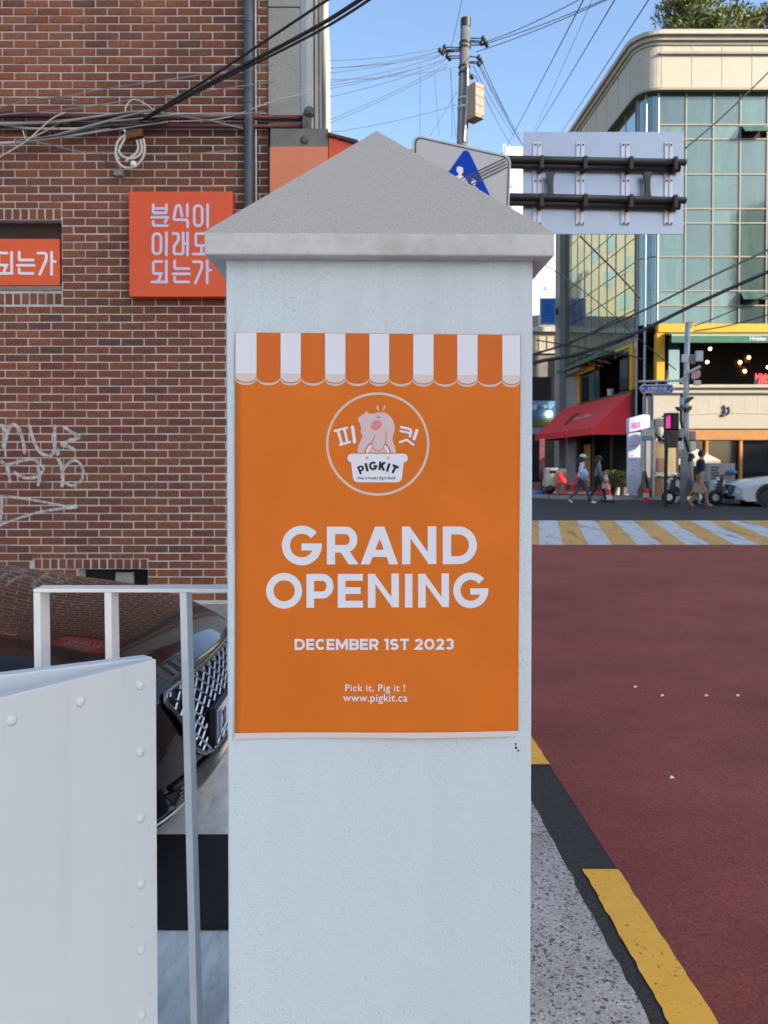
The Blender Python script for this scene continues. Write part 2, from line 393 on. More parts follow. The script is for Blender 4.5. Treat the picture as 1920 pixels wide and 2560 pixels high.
# far pavement with a kerb at the corner building
pv = MB(); P = [(3.5, 48, 0), (5.2, 31.2, 0), (6.4, 29.4, 0), (8.2, 28.6, 0), (30, 28.4, 0), (30, 48, 0)]
pv.prism(P, (0, 0, .10)); tag(pv.build('corner_pavement', M['paving_red']), kind='structure')
kb = MB()
for a, b in zip(P[:-2], P[1:-1]):
    a, b = Vector(a), Vector(b); d = (b - a).normalized(); nn = Vector((d.y, -d.x, 0)) * .07
    kb.prism([a - nn + d * .01, a + nn + d * .01, b + nn - d * .01, b - nn - d * .01], (0, 0, .125))
tag(kb.build('kerb', M['kerb']), kind='structure')
# scraps of paper lying on the red road
for (u, v, s, t) in ((1589, 1721, .013, 'beside a grey scuff, first of the row'), (1656, 1743, .012, 'second of the row'), (1766, 1743, .012, 'third of the row'), (1845, 1743, .012, 'last of the row by the picture edge'), (1680, 1949, .011, 'alone, nearer than the row')):
    p = gz(u, v); l = MB(); l.add([p + Vector((-s, -s * .6, .007)), p + Vector((s * .8, -s * .7, .012)), p + Vector((s, s * .6, .008)), p + Vector((-s * .7, s * .7, .014)), p + Vector((0, 0, .02))], [(0, 1, 4), (1, 2, 4), (2, 3, 4), (3, 0, 4)])
    tag(l.build('paper_scrap', M['letter_white']), 'tiny white paper scrap on the red road, ' + t, 'litter', 'scraps on the road')

# ------------------------------------------------------------------ strokes and lettering (2D helper)
def stroke2(pts, wd, closed=False, cap='butt'):
    P = []
    for p in pts:
        p = Vector((p[0], p[1]))
        if not P or (p - P[-1]).length > 1e-4: P.append(p)
    n = len(P)
    L = []; Rr = []
    for i, p in enumerate(P):
        a = P[i - 1] if (i > 0 or closed) else None; b = P[(i + 1) % n] if (i < n - 1 or closed) else None
        d1 = (p - a).normalized() if a is not None else None; d2 = (b - p).normalized() if b is not None else None
        if d1 is None: d1 = d2
        if d2 is None: d2 = d1
        t = d1 + d2; t = t.normalized() if t.length > 1e-6 else d1
        nn = Vector((-t.y, t.x)); c = max(.35, nn.dot(Vector((-d1.y, d1.x))))
        L.append(p + nn * wd / 2 / c); Rr.append(p - nn * wd / 2 / c)
    polys = []
    for i in range(n if closed else n - 1):
        j = (i + 1) % n; polys.append([L[i], L[j], Rr[j], Rr[i]])
    if cap == 'round' and not closed:
        for p, d in ((P[0], (P[0] - P[1]).normalized()), (P[-1], (P[-1] - P[-2]).normalized())):
            nn = Vector((-d.y, d.x)); polys.append([p + (nn * math.cos(a) + d * math.sin(a)) * wd / 2 for a in [math.pi * k / 8 for k in range(9)]])
    return polys
def arc(cx, cy, rx_, ry_, a0, a1, n=24): return [(cx + rx_ * math.cos(R(a0 + (a1 - a0) * i / n)), cy + ry_ * math.sin(R(a0 + (a1 - a0) * i / n))) for i in range(n + 1)]
def text_polys(body, size=1.0, offset=0.0, spacing=1.0):
    cu = bpy.data.curves.new('t', 'FONT'); cu.body = body; cu.size = size; cu.offset = offset; cu.space_character = spacing
    cu.align_x = 'LEFT'; cu.resolution_u = 4
    o = bpy.data.objects.new('t', cu); COL.objects.link(o)
    dg = bpy.context.evaluated_depsgraph_get(); dg.update()
    me = o.evaluated_get(dg).to_mesh()
    V = [Vector(v.co[:2]) for v in me.vertices]; F = [list(p.vertices) for p in me.polygons]
    o.evaluated_get(dg).to_mesh_clear(); bpy.data.objects.remove(o); bpy.data.curves.remove(cu)
    return V, F
def fit_text(mb, fn, body, x0, x1, ybase, cap_h=None, offset=0.0, spacing=1.0):
    """text with its ink from x0 to x1 (image coordinates, y down), baseline ybase, through fn(x,y)->3D"""
    V, F = text_polys(body, 1.0, offset, spacing)
    if not V: return
    a = min(p.x for p in V); b = max(p.x for p in V); k = (x1 - x0) / (b - a)
    ky = k if cap_h is None else cap_h / 0.727
    mb.add([fn(x0 + (p.x - a) * k, ybase - p.y * ky) for p in V], F)
# ------------------------------------------------------------------ gate pillar and poster
PD, PX, PW = 1.59, -.0135, .640            # front face depth, centre, width
pil = thing('gate_pillar', 'white stuccoed gate pillar with grey pyramid cap standing at the centre', 'pillar', (PX, PD + PW / 2, 0), rz=R(.9))
h = PW / 2
sh = MB().box((0, 0, .96), (PW, PW, 1.92)); sh.build('shaft', M['stucco'], pil, local=True, bevel=.004)
pl = MB().box((0, 0, .05), (PW + .05, PW + .05, .10)); pl.build('plinth', M['stucco'], pil, local=True, bevel=.004)
CH = h + .0365; z0, z1, z2 = 1.916, 1.964, 2.322
c = MB(); c.add([(-CH, -CH, z0), (CH, -CH, z0), (CH, CH, z0), (-CH, CH, z0), (-CH, -CH, z1), (CH, -CH, z1), (CH, CH, z1), (-CH, CH, z1), (-.004, 0, z2)],
                [(3, 2, 1, 0), (0, 1, 5, 4), (1, 2, 6, 5), (2, 3, 7, 6), (3, 0, 4, 7), (4, 5, 8), (5, 6, 8), (6, 7, 8), (7, 4, 8)])
c.build('cap', M['cap'], pil, local=True, bevel=.004)
ch = MB()                                   # chipped spot at the right edge
cp = pt(1287, 1871, PD)
for k in range(5):
    a = rng.uniform(-.004, .004); b = rng.uniform(-.008, .008)
    ch.ball((cp.x - PX + a, -h - .0004, cp.z + b), (rng.uniform(.001, .002), .0008, rng.uniform(.0015, .0035)), 6, 4)
ch.build('chip', M['black'], pil, local=True)

pos = thing('poster', 'orange grand opening poster with striped awning top pasted on the white pillar', 'poster', (PX, PD + PW / 2, 0), rz=R(.9))
def wav(x, z):
    e = max(0, (1.16 - z)) / .05
    return .0012 * math.sin(x * 9 + 1) * math.sin(z * 7) + .0012 + (.0022 * max(0, 1 - (z - 1.07) / .06) * (0.5 + .5 * math.sin(x * 11 + .5)) if z < 1.13 else 0)
def pf(u, v, lay):
    p = pt(u, v, PD); x = p.x - PX
    return Vector((x, -h - .0022 - wav(x, p.z) - lay * .00045, p.z))
def f6(lay): return lambda x, y: pf(560 + x / 2.1829, 800 + y / 2.1829, lay)
def f7(lay): return lambda x, y: pf(560 + x / 2.1829, 1280 + y / 2.1829, lay)
def fL(lay): return lambda x, y: pf(820 + x / 6.381, 980 + y / 6.381, lay)
sheet = MB()
TL, TR, BR, BL = (584, 832.5), (1296, 836.5), (1289, 1840), (583, 1842)
def sheetp(s, t, lay):
    u = (TL[0] * (1 - s) + TR[0] * s) * (1 - t) + (BL[0] * (1 - s) + BR[0] * s) * t
    v = (TL[1] * (1 - s) + TR[1] * s) * (1 - t) + (BL[1] * (1 - s) + BR[1] * s) * t
    return pf(u, v, lay)
sheet.grid(lambda s, t: sheetp(s, t, 0), 36, 50)
so = sheet.build('paper_sheet', M['orange'], pos, local=True, smooth=True)
sm = so.modifiers.new('solid', 'SOLIDIFY'); sm.thickness = .0003; sm.offset = 0
bd = MB(); bd.grid(lambda s, t: sheetp(s, .9868 + .0132 * t, 1), 36, 1); bd.build('border_strip', M['pbeige2'], pos, local=True)
def gpoly(mb, fn, P): mb.poly([fn(*p) for p in P])
bounds = [52, 170, 295, 410, 536, 652, 777, 890, 1016, 1132, 1256, 1372, 1502, 1608]
def scallop(x0, x1, yt, ye, yb, n=14, m=0):
    cx = (x0 + x1) / 2; rxx = (x1 - x0) / 2
    return [(x1, yt)] + [(cx + rxx * math.cos(math.pi * k / n), ye + (yb - ye) * math.sin(math.pi * k / n)) for k in range(n + 1)] + [(x0, yt)]
for i in range(13):
    a, b = bounds[i], bounds[i + 1]
    tilt = 9 * i / 12; cream = MB(); dark = MB(); whi = MB(); bei = MB(); ln = MB()
    clip = lambda P: [(min(x, 1603), y + tilt) for x, y in P]
    gpoly(cream, f6(1 + .08 * (i % 2)), clip(scallop(a - 4, b + 4, 300, 312, 358)))
    if i % 2:
        for k in range(4):
            ya, yb = 73 + k * 60, 73 + (k + 1) * 60
            gpoly(dark, f6(2.1), clip([(b, ya), (b, yb), (a, yb), (a, ya)]))
        gpoly(dark, f6(2.1), clip(scallop(a, b, 313, 313, 345)))
    else:
        gpoly(ln, f6(2), clip(scallop(a + 1, b - 1, 280, 312, 346)))
        for k in range(4):
            ya, yb = 73 + k * 55, 73 + (k + 1) * 55
            gpoly(whi, f6(2.7), clip([(b - 2, ya), (b - 2, yb), (a + 3, yb), (a + 3, ya)]))
        gpoly(bei, f6(2.7), clip(scallop(a + 3, b - 3, 293, 308, 341)))
    cream.build('scallop_edge', M['pbeige'], pos, local=True)
    if i % 2: dark.build('orange_stripe', M['orange2'], pos, local=True)
    else:
        ln.build('scallop_line', M['orange2'], pos, local=True); whi.build('white_stripe', M['pwhite'], pos, local=True); bei.build('stripe_hem', M['pbeige2'], pos, local=True)
def put(mb, fn, polys):
    for P in polys: mb.poly([fn(p[0], p[1]) for p in P])
ring = MB(); put(ring, f6(1), stroke2(arc(826, 677, 275, 275, 0, 360, 72)[:-1], 13, True)); ring.build('logo_ring', M['pbeige'], pos, local=True)
pig = MB(); body = [(433, 970), (433, 930), (445, 860), (470, 800), (500, 740), (510, 708), (500, 680), (484, 650), (480, 620), (488, 590), (486, 550), (470, 500), (447, 470), (441, 435), (455, 405), (500, 370), (550, 335), (583, 303), (598, 328), (625, 348), (680, 348), (740, 332), (800, 323), (850, 326), (900, 345), (960, 395), (1000, 455), (1022, 520), (1027, 580), (1015, 650), (995, 710), (988, 745), (1000, 800), (1030, 880), (1045, 935), (1047, 970)]
gpoly(pig, fL(1), body)
gpoly(pig, fL(1), [(757, 203), (742, 222), (735, 250), (744, 278), (777, 312), (770, 260)])
gpoly(pig, fL(1), [(860, 205), (872, 228), (872, 255), (860, 282), (833, 308), (846, 255)])
pig.build('logo_figure', M['ppink'], pos, local=True)
ps = MB(); el = [(730 + 92 * math.cos(a) * math.cos(-.62) - 76 * math.sin(a) * math.sin(-.62), 528 + 92 * math.cos(a) * math.sin(-.62) + 76 * math.sin(a) * math.cos(-.62)) for a in [2 * math.pi * k / 28 for k in range(28)]]
gpoly(ps, fL(2), el); ps.build('logo_spot', M['pnose'], pos, local=True)
pe = MB(); put(pe, fL(2), stroke2([(750, 378), (741, 392), (743, 405), (756, 411), (780, 405), (806, 394)], 7))
pe.build('logo_eye', M['pblack'], pos, local=True)
hl = MB(); put(hl, fL(3), stroke2(arc(735, 530, 72, 62, 150, 225, 10), 7)); hl.build('logo_shine', M['ppink'], pos, local=True)
ho = MB(); put(ho, fL(2), stroke2(arc(753, 985, 178, 170, 180, 360, 30), 68)); ho.build('handle_outline', M['orange'], pos, local=True)
hw = MB(); put(hw, fL(2.7), stroke2(arc(753, 985, 168, 160, 180, 360, 30), 42)); hw.build('basket_handle', M['pwhite'], pos, local=True)
hin = MB(); gpoly(hin, fL(2.4), [(625, 965), (648, 905), (690, 880), (820, 880), (862, 905), (882, 965)]); hin.build('logo_gap', M['ppink'], pos, local=True)
U = [(706, 695), (697, 735), (675, 785), (662, 820), (665, 860), (690, 905), (735, 935), (775, 938), (825, 915), (862, 860), (878, 800), (886, 720), (888, 643)]
hand = MB(); gpoly(hand, fL(3.2), U); hand.build('logo_hand', M['ppink'], pos, local=True)
ul = MB(); put(ul, fL(4), stroke2(U, 11, False, 'round')); put(ul, fL(2), stroke2([(830, 318), (818, 350)], 11))
ul.build('logo_outline', M['orange'], pos, local=True)
bk = MB(); gpoly(bk, fL(3), [(330, 1115), (1170, 1115), (1140, 1375), (1125, 1410), (1095, 1432), (1060, 1440), (440, 1440), (400, 1430), (370, 1405), (357, 1370)])
gpoly(bk, fL(3.3), [(340, 985), (1172, 985)] + arc(1172, 1053, 62, 68, -90, 90, 12) + [(1172, 1125), (335, 1125)] + arc(335, 1053, 62, 68, 90, 270, 12))
bk.build('logo_basket', M['pwhite'], pos, local=True)
bo = MB(); put(bo, fL(4), stroke2([(430, 975), (1050, 975)], 10))
for cx in (583, 922): put(bo, fL(4.4), stroke2(arc(cx, 1053, 17, 17, 0, 360, 20)[:-1], 10, True))
bo.build('basket_rivet', M['orange'], pos, local=True)
def rot(polys, cx, cy, a):
    ca, sa = math.cos(R(a)), math.sin(R(a))
    return [[(cx + p[0] * ca + p[1] * sa, cy - p[0] * sa + p[1] * ca) for p in P] for P in polys]
W = 38
glyP = stroke2([(-28, 68), (-28, -49), (8, -49)] + arc(8, -18, 33, 31, -90, 90, 10) + [(-28, 13)], W * .82)
glyI = stroke2([(0, -68), (0, 68)], W)
glyG = stroke2(arc(0, 0, 50, 52, -48, -355, 30) + [(5, 4)], W * .86)
glyK = stroke2([(-32, -68), (-32, 68)], W) + stroke2([(40, -66), (-28, 8)], W) + stroke2([(-10, -12), (40, 68)], W)
glyT = stroke2([(-52, -50), (52, -50)], W) + stroke2([(0, -50), (0, 68)], W)
pk_ = MB()
for i, (gl, cx, cy, a) in enumerate(((glyP, 488, 1238, 23), (glyI, 577, 1200, 14), (glyG, 683, 1178, 0), (glyK, 822, 1180, -7), (glyI, 922, 1203, -17), (glyT, 1018, 1232, -25))):
    for j, P in enumerate(rot(gl, cx, cy, a)): pk_.poly([fL(4.2 + .12 * (j % 4))(*p) for p in P])
pk_.build('logo_name', M['pblack'], pos, local=True)
sl = MB(); fit_text(sl, fL(4.4), 'Pick it Fresh, Pig it Bold!', 440, 1040, 1392, None, .008); sl.build('logo_slogan', M['pblack'], pos, local=True)
hgs = (MB(), MB())
for i, (P, wd) in enumerate((([(70, 625), (265, 572)], 36), ([(158, 842), (315, 798)], 36), ([(122, 612), (182, 832)], 42), ([(222, 588), (272, 806)], 42), ([(354, 562), (385, 797)], 54),
                ([(1127, 560), (1240, 586), (1275, 600), (1285, 625), (1268, 708)], 38), ([(1117, 624), (1268, 656)], 34), ([(1378, 615), (1335, 748)], 52), ([(1107, 802), (1215, 762), (1323, 842)], 36))):
    put(hgs[i > 4], fL(1.2 + .15 * i), stroke2(P, wd, False, 'round'))
for hg in hgs: hg.build('logo_letter', M['pwhite'], pos, local=True)
# GRAND OPENING, drawn letter by letter in the photo's own proportions
big = MB(); LAY = [0]
def letter(fn_polys):
    for P in fn_polys:
        LAY[0] = (LAY[0] + 1) % 5
        big.poly([f7(1.1 + .16 * LAY[0])(*p) for p in P])
S = 44
letter(stroke2(arc(413, 181, 86, 86, -40, -350, 40), S)); letter([[(411, 170), (523, 170), (519, 208), (411, 208)]])
letter([[(549, 79), (594, 79), (594, 284), (549, 284)]]); letter(stroke2([(590, 99), (650, 99)] + arc(650, 149, 44, 50, -90, 90, 16) + [(590, 199)], 41)); letter([[(618, 210), (668, 205), (722, 284), (668, 284)]])
letter([[(811, 79), (862, 79), (782, 284), (733, 284)]]); letter([[(812, 79), (862, 79), (937, 284), (888, 284)]]); letter([[(788, 205), (885, 205), (885, 244), (780, 244)]])
letter([[(958, 79), (1004, 79), (1004, 284), (958, 284)]]); letter([[(1098, 77), (1145, 77), (1145, 283), (1098, 283)]]); letter([[(958, 79), (999, 79), (1145, 283), (1104, 283)]])
letter([[(1180, 79), (1226, 79), (1226, 284), (1180, 284)]]); letter(stroke2([(1220, 100), (1265, 100)] + arc(1265, 181, 80, 81, -90, 90, 24) + [(1220, 262)], 43))
letter(stroke2(arc(317, 427, 78, 77, 0, 360, 48)[:-1], 40, True))
letter([[(438, 336), (480, 336), (480, 520), (438, 520)]]); letter(stroke2([(475, 354), (526, 354)] + arc(526, 402, 40, 48, -90, 90, 16) + [(475, 450)], 38))
letter([[(608, 336), (650, 336), (650, 520), (608, 520)]])
for yy in (336, 408, 482): letter([[(645, yy), (745 if yy != 408 else 733, yy), (745 if yy != 408 else 733, yy + 37), (645, yy + 37)]])
letter([[(772, 336), (813, 336), (813, 520), (772, 520)]]); letter([[(900, 334), (941, 334), (941, 518), (900, 518)]]); letter([[(772, 336), (808, 336), (941, 518), (905, 518)]])
letter([[(974, 336), (1015, 336), (1015, 520), (974, 520)]])
letter([[(1046, 336), (1087, 336), (1087, 520), (1046, 520)]]); letter([[(1173, 334), (1214, 334), (1214, 518), (1173, 518)]]); letter([[(1046, 336), (1082, 336), (1214, 518), (1178, 518)]])
letter(stroke2(arc(1333, 427, 76, 77, -40, -350, 40), 40)); letter([[(1330, 416), (1430, 416), (1427, 450), (1330, 450)]])
big.build('title_lettering', M['pwhite'], pos, local=True)
def bold(ch, x, y0, w_, h_, s_):
    X, Y = x + w_, y0 + h_; k = s_ / 2; m = (y0 + Y) / 2; v = lambda xx: [(xx, y0), (xx, Y)]; cx = (x + X) / 2
    if ch == 'D': return [(v(x + k)), [(x + k, y0 + k), (cx - 2, y0 + k)] + arc(cx - 2, m, w_ / 2 - k + 2, h_ / 2 - k, -90, 90, 14) + [(x + k, Y - k)]]
    if ch == 'E': return [v(x + k), [(x + s_ - 1, y0 + k), (X, y0 + k)], [(x + s_ - 1, m), (X - 3, m)], [(x + s_ - 1, Y - k), (X, Y - k)]]
    if ch == 'C': return [arc(cx, m, w_ / 2 - k, h_ / 2 - k, -42, -318, 22)]
    if ch == 'M': return [v(x + k), v(X - k), [(x + k, y0 + 2), (cx, Y - 14), (X - k, y0 + 2)]]
    if ch == 'B': return [v(x + k), [(x + k, y0 + k), (X - 18, y0 + k)] + arc(X - 19, (y0 + k + m) / 2, 13, (m - y0 - k) / 2, -90, 90, 10) + [(x + k, m)], [(x + k, m), (X - 18, m)] + arc(X - 17, (Y - k + m) / 2, 13, (Y - k - m) / 2, -90, 90, 10) + [(x + k, Y - k)]]
    if ch == 'R': return [v(x + k), [(x + k, y0 + k), (X - 20, y0 + k)] + arc(X - 20, y0 + 21, 14, 21 - k, -90, 90, 10) + [(x + k, y0 + 42 - k)], [(X - 22, y0 + 36), (X - k, Y)]]
    if ch == '1': return [v(X - k), [(x, y0 + k), (X - s_ + 1, y0 + k)]]
    if ch == 'S': return [arc(cx, y0 + 18.5, w_ / 2 - k, 18.5 - k, -30, -250, 14) + arc(cx, Y - 18.5, w_ / 2 - k, 18.5 - k, -70, 150, 14)]
    if ch == 'T': return [[(x, y0 + k), (X, y0 + k)], [(cx, y0 + s_ - 1), (cx, Y)]]
    if ch == '2': return [arc(cx, y0 + 20, w_ / 2 - k, 20 - k, -165, 25, 12) + [(x + k + 2, Y - k), (X, Y - k)]]
    if ch == '0': return [arc(cx, m, w_ / 2 - k, h_ / 2 - k, 0, 360, 28)]
    if ch == '3': return [arc(cx - 1, y0 + 18, w_ / 2 - k, 18 - k, -150, 80, 12), arc(cx - 1, Y - 19, w_ / 2 - k, 19 - k, -80, 150, 12)]
    return []
t = MB(); xx = 374; SP = {' ': 27}
for i, ch in enumerate('DECEMBER 1ST 2023'):
    if ch == ' ': xx += 23; continue
    w_ = {'D': 56, 'E': 43, 'C': 54, 'M': 66, 'B': 50, 'R': 50, '1': 24, 'S': 48, 'T': 48, '2': 45, '0': 56, '3': 46}[ch]
    for j, P in enumerate(bold(ch, xx, 689, w_, 60, 13)): put(t, f7(1.1 + .15 * j), stroke2(P, 13))
    xx += w_ + (7.6 if ch != 'C' else 5.5)
t.build('date_lettering', M['pwhite'], pos, local=True)
t = MB(); fit_text(t, f7(1.2), 'Pick it, Pig it !', 650, 974, 972, None, .006, 1.08); t.build('motto_lettering', M['pwhite'], pos, local=True)
t = MB(); fit_text(t, f7(1.2), 'www.pigkit.ca', 638, 987, 1027, None, .008, 1.06); t.build('address_lettering', M['pwhite'], pos, local=True)

# ------------------------------------------------------------------ white flat-bar railing and folded gate leaf
RD = 1.80
rl = thing('railing', 'white flat-bar metal railing fixed to the left side of the pillar', 'railing', (px(79, RD), RD, 0))
x0, x1 = px(80, RD), PX - h - .003; zt = zz(1472, RD)
MB().bx(x0, x1, RD, RD + .054, zt - .009, zt).build('top_rail', M['white_rail'], rl, bevel=.0015)
for i, (u, lean) in enumerate(((80, .004), (258, .010), (447, .024))):
    x = px(u, RD); a = MB(); zb = .01
    a.add([(x, RD + .001, zt - .0095), (x + .0165, RD + .001, zt - .0095), (x + .0165, RD + .053, zt - .0095), (x, RD + .053, zt - .0095), (x + lean, RD + .001, zb), (x + .0165 + lean, RD + .001, zb), (x + .0165 + lean, RD + .053, zb), (x + lean, RD + .053, zb)],
          [(0, 1, 2, 3), (7, 6, 5, 4), (0, 4, 5, 1), (1, 5, 6, 2), (2, 6, 7, 3), (3, 7, 4, 0)])
    a.build('baluster', M['white_rail'], rl, bevel=.0012)
A = Vector((px(388, 1.60), 1.60, 0)); Bq = Vector((px(-240, 1.22), 1.22, 0)); ztop = zz(1648, 1.60)
d = (Bq - A).normalized(); nrm = Vector((-d.y, d.x, 0))
if nrm.y > 0: nrm = -nrm
gt = thing('folding_gate', 'white sheet metal gate leaf folded open with a row of rivets along its edge', 'gate', A)
ang = math.atan2(d.y, d.x); Ln = 1.05
def gbox(s0, s1, t0, t1, za, zb):
    m_ = MB(); P = [A + d * s0 - nrm * t0, A + d * s1 - nrm * t0, A + d * s1 - nrm * t1, A + d * s0 - nrm * t1]
    return m_.prism([p + Vector((0, 0, za)) for p in P], (0, 0, zb - za))
gbox(0, Ln, 0, .024, .08, ztop).build('front_leaf', M['white_metal'], gt, bevel=.002)
rp = MB(); d2 = Vector((-.253, -.140, 0)).normalized(); n2 = Vector((-d2.y, d2.x, 0)); n2 = n2 if n2.y > 0 else -n2; A2 = A + Vector((-.016, .026, 0))
P = [A2, A2 + d2 * Ln, A2 + d2 * Ln + n2 * .030, A2 + n2 * .030 + d2 * .012]
rp.prism([p + Vector((0, 0, .08)) for p in P], (0, 0, ztop - .08 - .002)); rp.build('rear_leaf', M['white_metal'], gt, bevel=.002)
hg_ = MB()
for zc in (.3, .7, 1.0): hg_.tube([A + Vector((-.022, .012, zc - .04)), A + Vector((-.022, .012, zc + .04))], .006, 8)
hg_.build('hinge', M['white_metal'], gt)
gbox(.012, .05, .002, .040, 0, .079).build('leg', M['white_metal'], gt); gbox(Ln - .05, Ln - .01, .002, .012, 0, .079).build('leg', M['white_metal'], gt)
rm = MB(); n_ = 14
prof = [(.0, .0065), (.004, .0062), (.0078, .0045), (.0098, .0018), (.0102, -.001)]
for r_, hh in prof[1:]:
    for k in range(n_): rm.v.append((r_ * math.cos(2 * math.pi * k / n_), r_ * math.sin(2 * math.pi * k / n_), hh))
rm.f = [list(range(n_))] + [[j * n_ + k, j * n_ + (k + 1) % n_, (j + 1) * n_ + (k + 1) % n_, (j + 1) * n_ + k] for j in range(3) for k in range(n_)]; rm.m = [0] * len(rm.f)
rme = rm.mesh('rivet', M['white_metal'], True)
q_ = nrm.to_track_quat('Z', 'Y')
spots = [(.040, ztop - .046 - .1385 * k) for k in range(8)] + [(.040 + .134 * k, ztop - .046) for k in range(1, 7)]
for s0, zc in spots:
    o = bpy.data.objects.new('rivet', rme); COL.objects.link(o); o.parent = gt
    o.location = d * s0 + nrm * .0002 + Vector((0, 0, zc)); o.rotation_mode = 'QUATERNION'; o.rotation_quaternion = q_
# ------------------------------------------------------------------ brick building on the left
WY = 6.56
bb = thing('brick_building', 'red brick building with a grey granite corner pier behind the dark car', 'building', (-3.0, WY, 0))
BX0, BX1, BZ0, BZ1 = -6.0, px(671, WY), .27, 8.6
PITX, PITZ = .2000, .0687
# openings (x0,x1,z0,z1)
wx1 = px(158, WY); win = (-4.6, wx1, zz(716, WY), zz(549, WY))
vx0, vx1 = px(190, WY), px(368, WY); vent = (vx0, vx1, .36, zz(1423, WY))
open_ = [win, vent]
soldier = [(-4.6, wx1, zz(549, WY), zz(521, WY)), (-4.6, wx1, zz(762, WY), zz(732, WY)), (px(80, WY), vx1, zz(1423, WY), zz(1397, WY))]
def clip_out(x0, x1, z0, z1, holes):
    rects = [(x0, x1, z0, z1)]
    for h0, h1, g0, g1 in holes:
        nr = []
        for a, b, c_, e in rects:
            if b <= h0 or a >= h1 or e <= g0 or c_ >= g1: nr.append((a, b, c_, e)); continue
            if a < h0: nr.append((a, h0, c_, e))
            if b > h1: nr.append((h1, b, c_, e))
            a2, b2 = max(a, h0), min(b, h1)
            if c_ < g0: nr.append((a2, b2, c_, g0))
            if e > g1: nr.append((a2, b2, g1, e))
        rects = nr
    return rects
wl = MB()
for a, b, c_, e in clip_out(BX0, BX1, BZ0 - .02, BZ1, open_): wl.bx(a, b, WY + .007, WY + .25, c_, e)
wl.build('wall', M['mortar'], bb)
# rows
zref = zz(785, WY); rows = []
k0 = math.ceil((BZ0 - zref) / PITZ)
bricks = []
k = k0
while zref + (k + 1) * PITZ < BZ1:
    za = zref + k * PITZ + .0055; zb = zref + (k + 1) * PITZ - .0055
    off = px(361.7, WY) + (0 if k % 2 == 0 else .1)
    n0 = math.floor((BX0 - off) / PITX)
    x = off + n0 * PITX
    while x < BX1:
        a, b = max(x + .005, BX0), min(x + PITX - .005, BX1 - .002)
        if b - a > .03:
            for (a2, b2, c2, e2) in clip_out(a, b, za, zb, [(h0 - .004, h1 + .004, g0 - .004, g1 + .004) for h0, h1, g0, g1 in open_ + soldier]):
                if b2 - a2 > .03 and e2 - c2 > .022: bricks.append((a2, b2, c2, e2))
        x += PITX
    k += 1
for i, (h0, h1, g0, g1) in enumerate(soldier):
    x = h1
    while x > h0 + .03:
        bricks.append((max(h0, x - .0645) + .002, x - .006, g0 + .005, g1 - .005)); x -= .0705
def brick_mb(mb, cx, cz, wx, wz, dy, r=.0035):
    y = WY + dy; X, Z = wx / 2, wz / 2
    V = []
    for (s, yy) in ((r, y), (0, y + r), (0, WY + .02)):
        V += [(cx - X + s, yy, cz - Z + s), (cx + X - s, yy, cz - Z + s), (cx + X - s, yy, cz + Z - s), (cx - X + s, yy, cz + Z - s)]
    F = [(0, 1, 2, 3)] + [(4 * j + i, 4 * j + 4 + i, 4 * j + 4 + (i + 1) % 4, 4 * j + (i + 1) % 4) for j in range(2) for i in range(4)]
    mb.add(V, F)
def vis(b):
    cx, cz = (b[0] + b[1]) / 2, (b[2] + b[3]) / 2
    u = 960 + FPX * cx / WY; v = PPY - (cz - CAMZ) * FPX / WY - 33
    ok = 0 <= u <= 672 and 0 <= v <= 1480
    if u > 555 and v > 530: ok = False
    if 320 < u < 585 and 478 < v < 742: ok = False
    if v > 1370 + u * .3: ok = False
    return ok
seen = [b for b in bricks if vis(b)]
seen.sort(key=lambda b: ((b[0] + b[1]) / 2 + .9) ** 2 + ((b[2] + b[3]) / 2 - 1.9) ** 2)
single = set(seen[:298]); mass = MB(); cache = {}
for b in bricks:
    cx, cz, wx, wz = (b[0] + b[1]) / 2, (b[2] + b[3]) / 2, b[1] - b[0], b[3] - b[2]
    dy = rng.uniform(-.0015, .0015); sk = rng.uniform(-.0012, .0012)
    if b in single:
        key = (round(wx, 3), round(wz, 3))
        if key not in cache:
            t = MB(); brick_mb(t, 0, 0, wx, wz, 0); cache[key] = t.mesh('brick', M['brick'])
        o = bpy.data.objects.new('brick', cache[key]); COL.objects.link(o); o.parent = bb
        o.location = Vector((cx + sk, dy, cz + sk)) - bb.location; o.rotation_euler = (0, rng.uniform(-.004, .004), 0)
    else: brick_mb(mass, cx + sk, cz + sk, wx, wz, dy)
tag(mass.build('brick_field', M['brick_mass'], bb), kind='stuff')
MB().bx(-6, BX1 - .001, WY - .02, WY + .25, 0, .25).build('plinth', mat('plinth_concrete', (.26, .25, .23), .9, var=.35, vscale=4, bump=.4), bb)
# the rest of the block: body, granite pier, street side
PXR = px(768, WY)
def sx(Y): return PXR - .043 * (Y - WY)
bd_ = MB(); bd_.prism([(-6, WY + .26, 0), (PXR - .012, WY + .26, 0), (sx(13.6) - .012, 13.6, 0), (-6, 13.6, 0)], (0, 0, 8.6))
M['side_wall'] = mat('side_wall', (.45, .42, .36), .8, var=.25, vscale=2)
bd_.build('building_body', M['side_wall'], bb)
zl = zz(352, WY)
for za, zb in ((zl + .12, 3.52), (3.53, 4.42), (4.43, 5.35), (5.36, 6.3), (6.31, 7.4), (7.41, 8.6)):
    MB().bx(px(674, WY), px(753, WY), WY - .02, WY + .252, za, zb).build('granite_block', M['granite'], bb, bevel=.004)
MB().bx(px(674, WY), px(753, WY), WY - .018, WY + .252, 0, zl - .003).build('pier', M['granite'], bb)
M['trim_w'] = mat('pale_trim', (.55, .54, .50), .5, var=.12, vscale=3); M['trim_g'] = mat('blue_grey_trim', (.30, .34, .38), .45, .2)
M['trim_cream'] = mat('cream_trim', (.62, .56, .44), .5, var=.15, vscale=3)
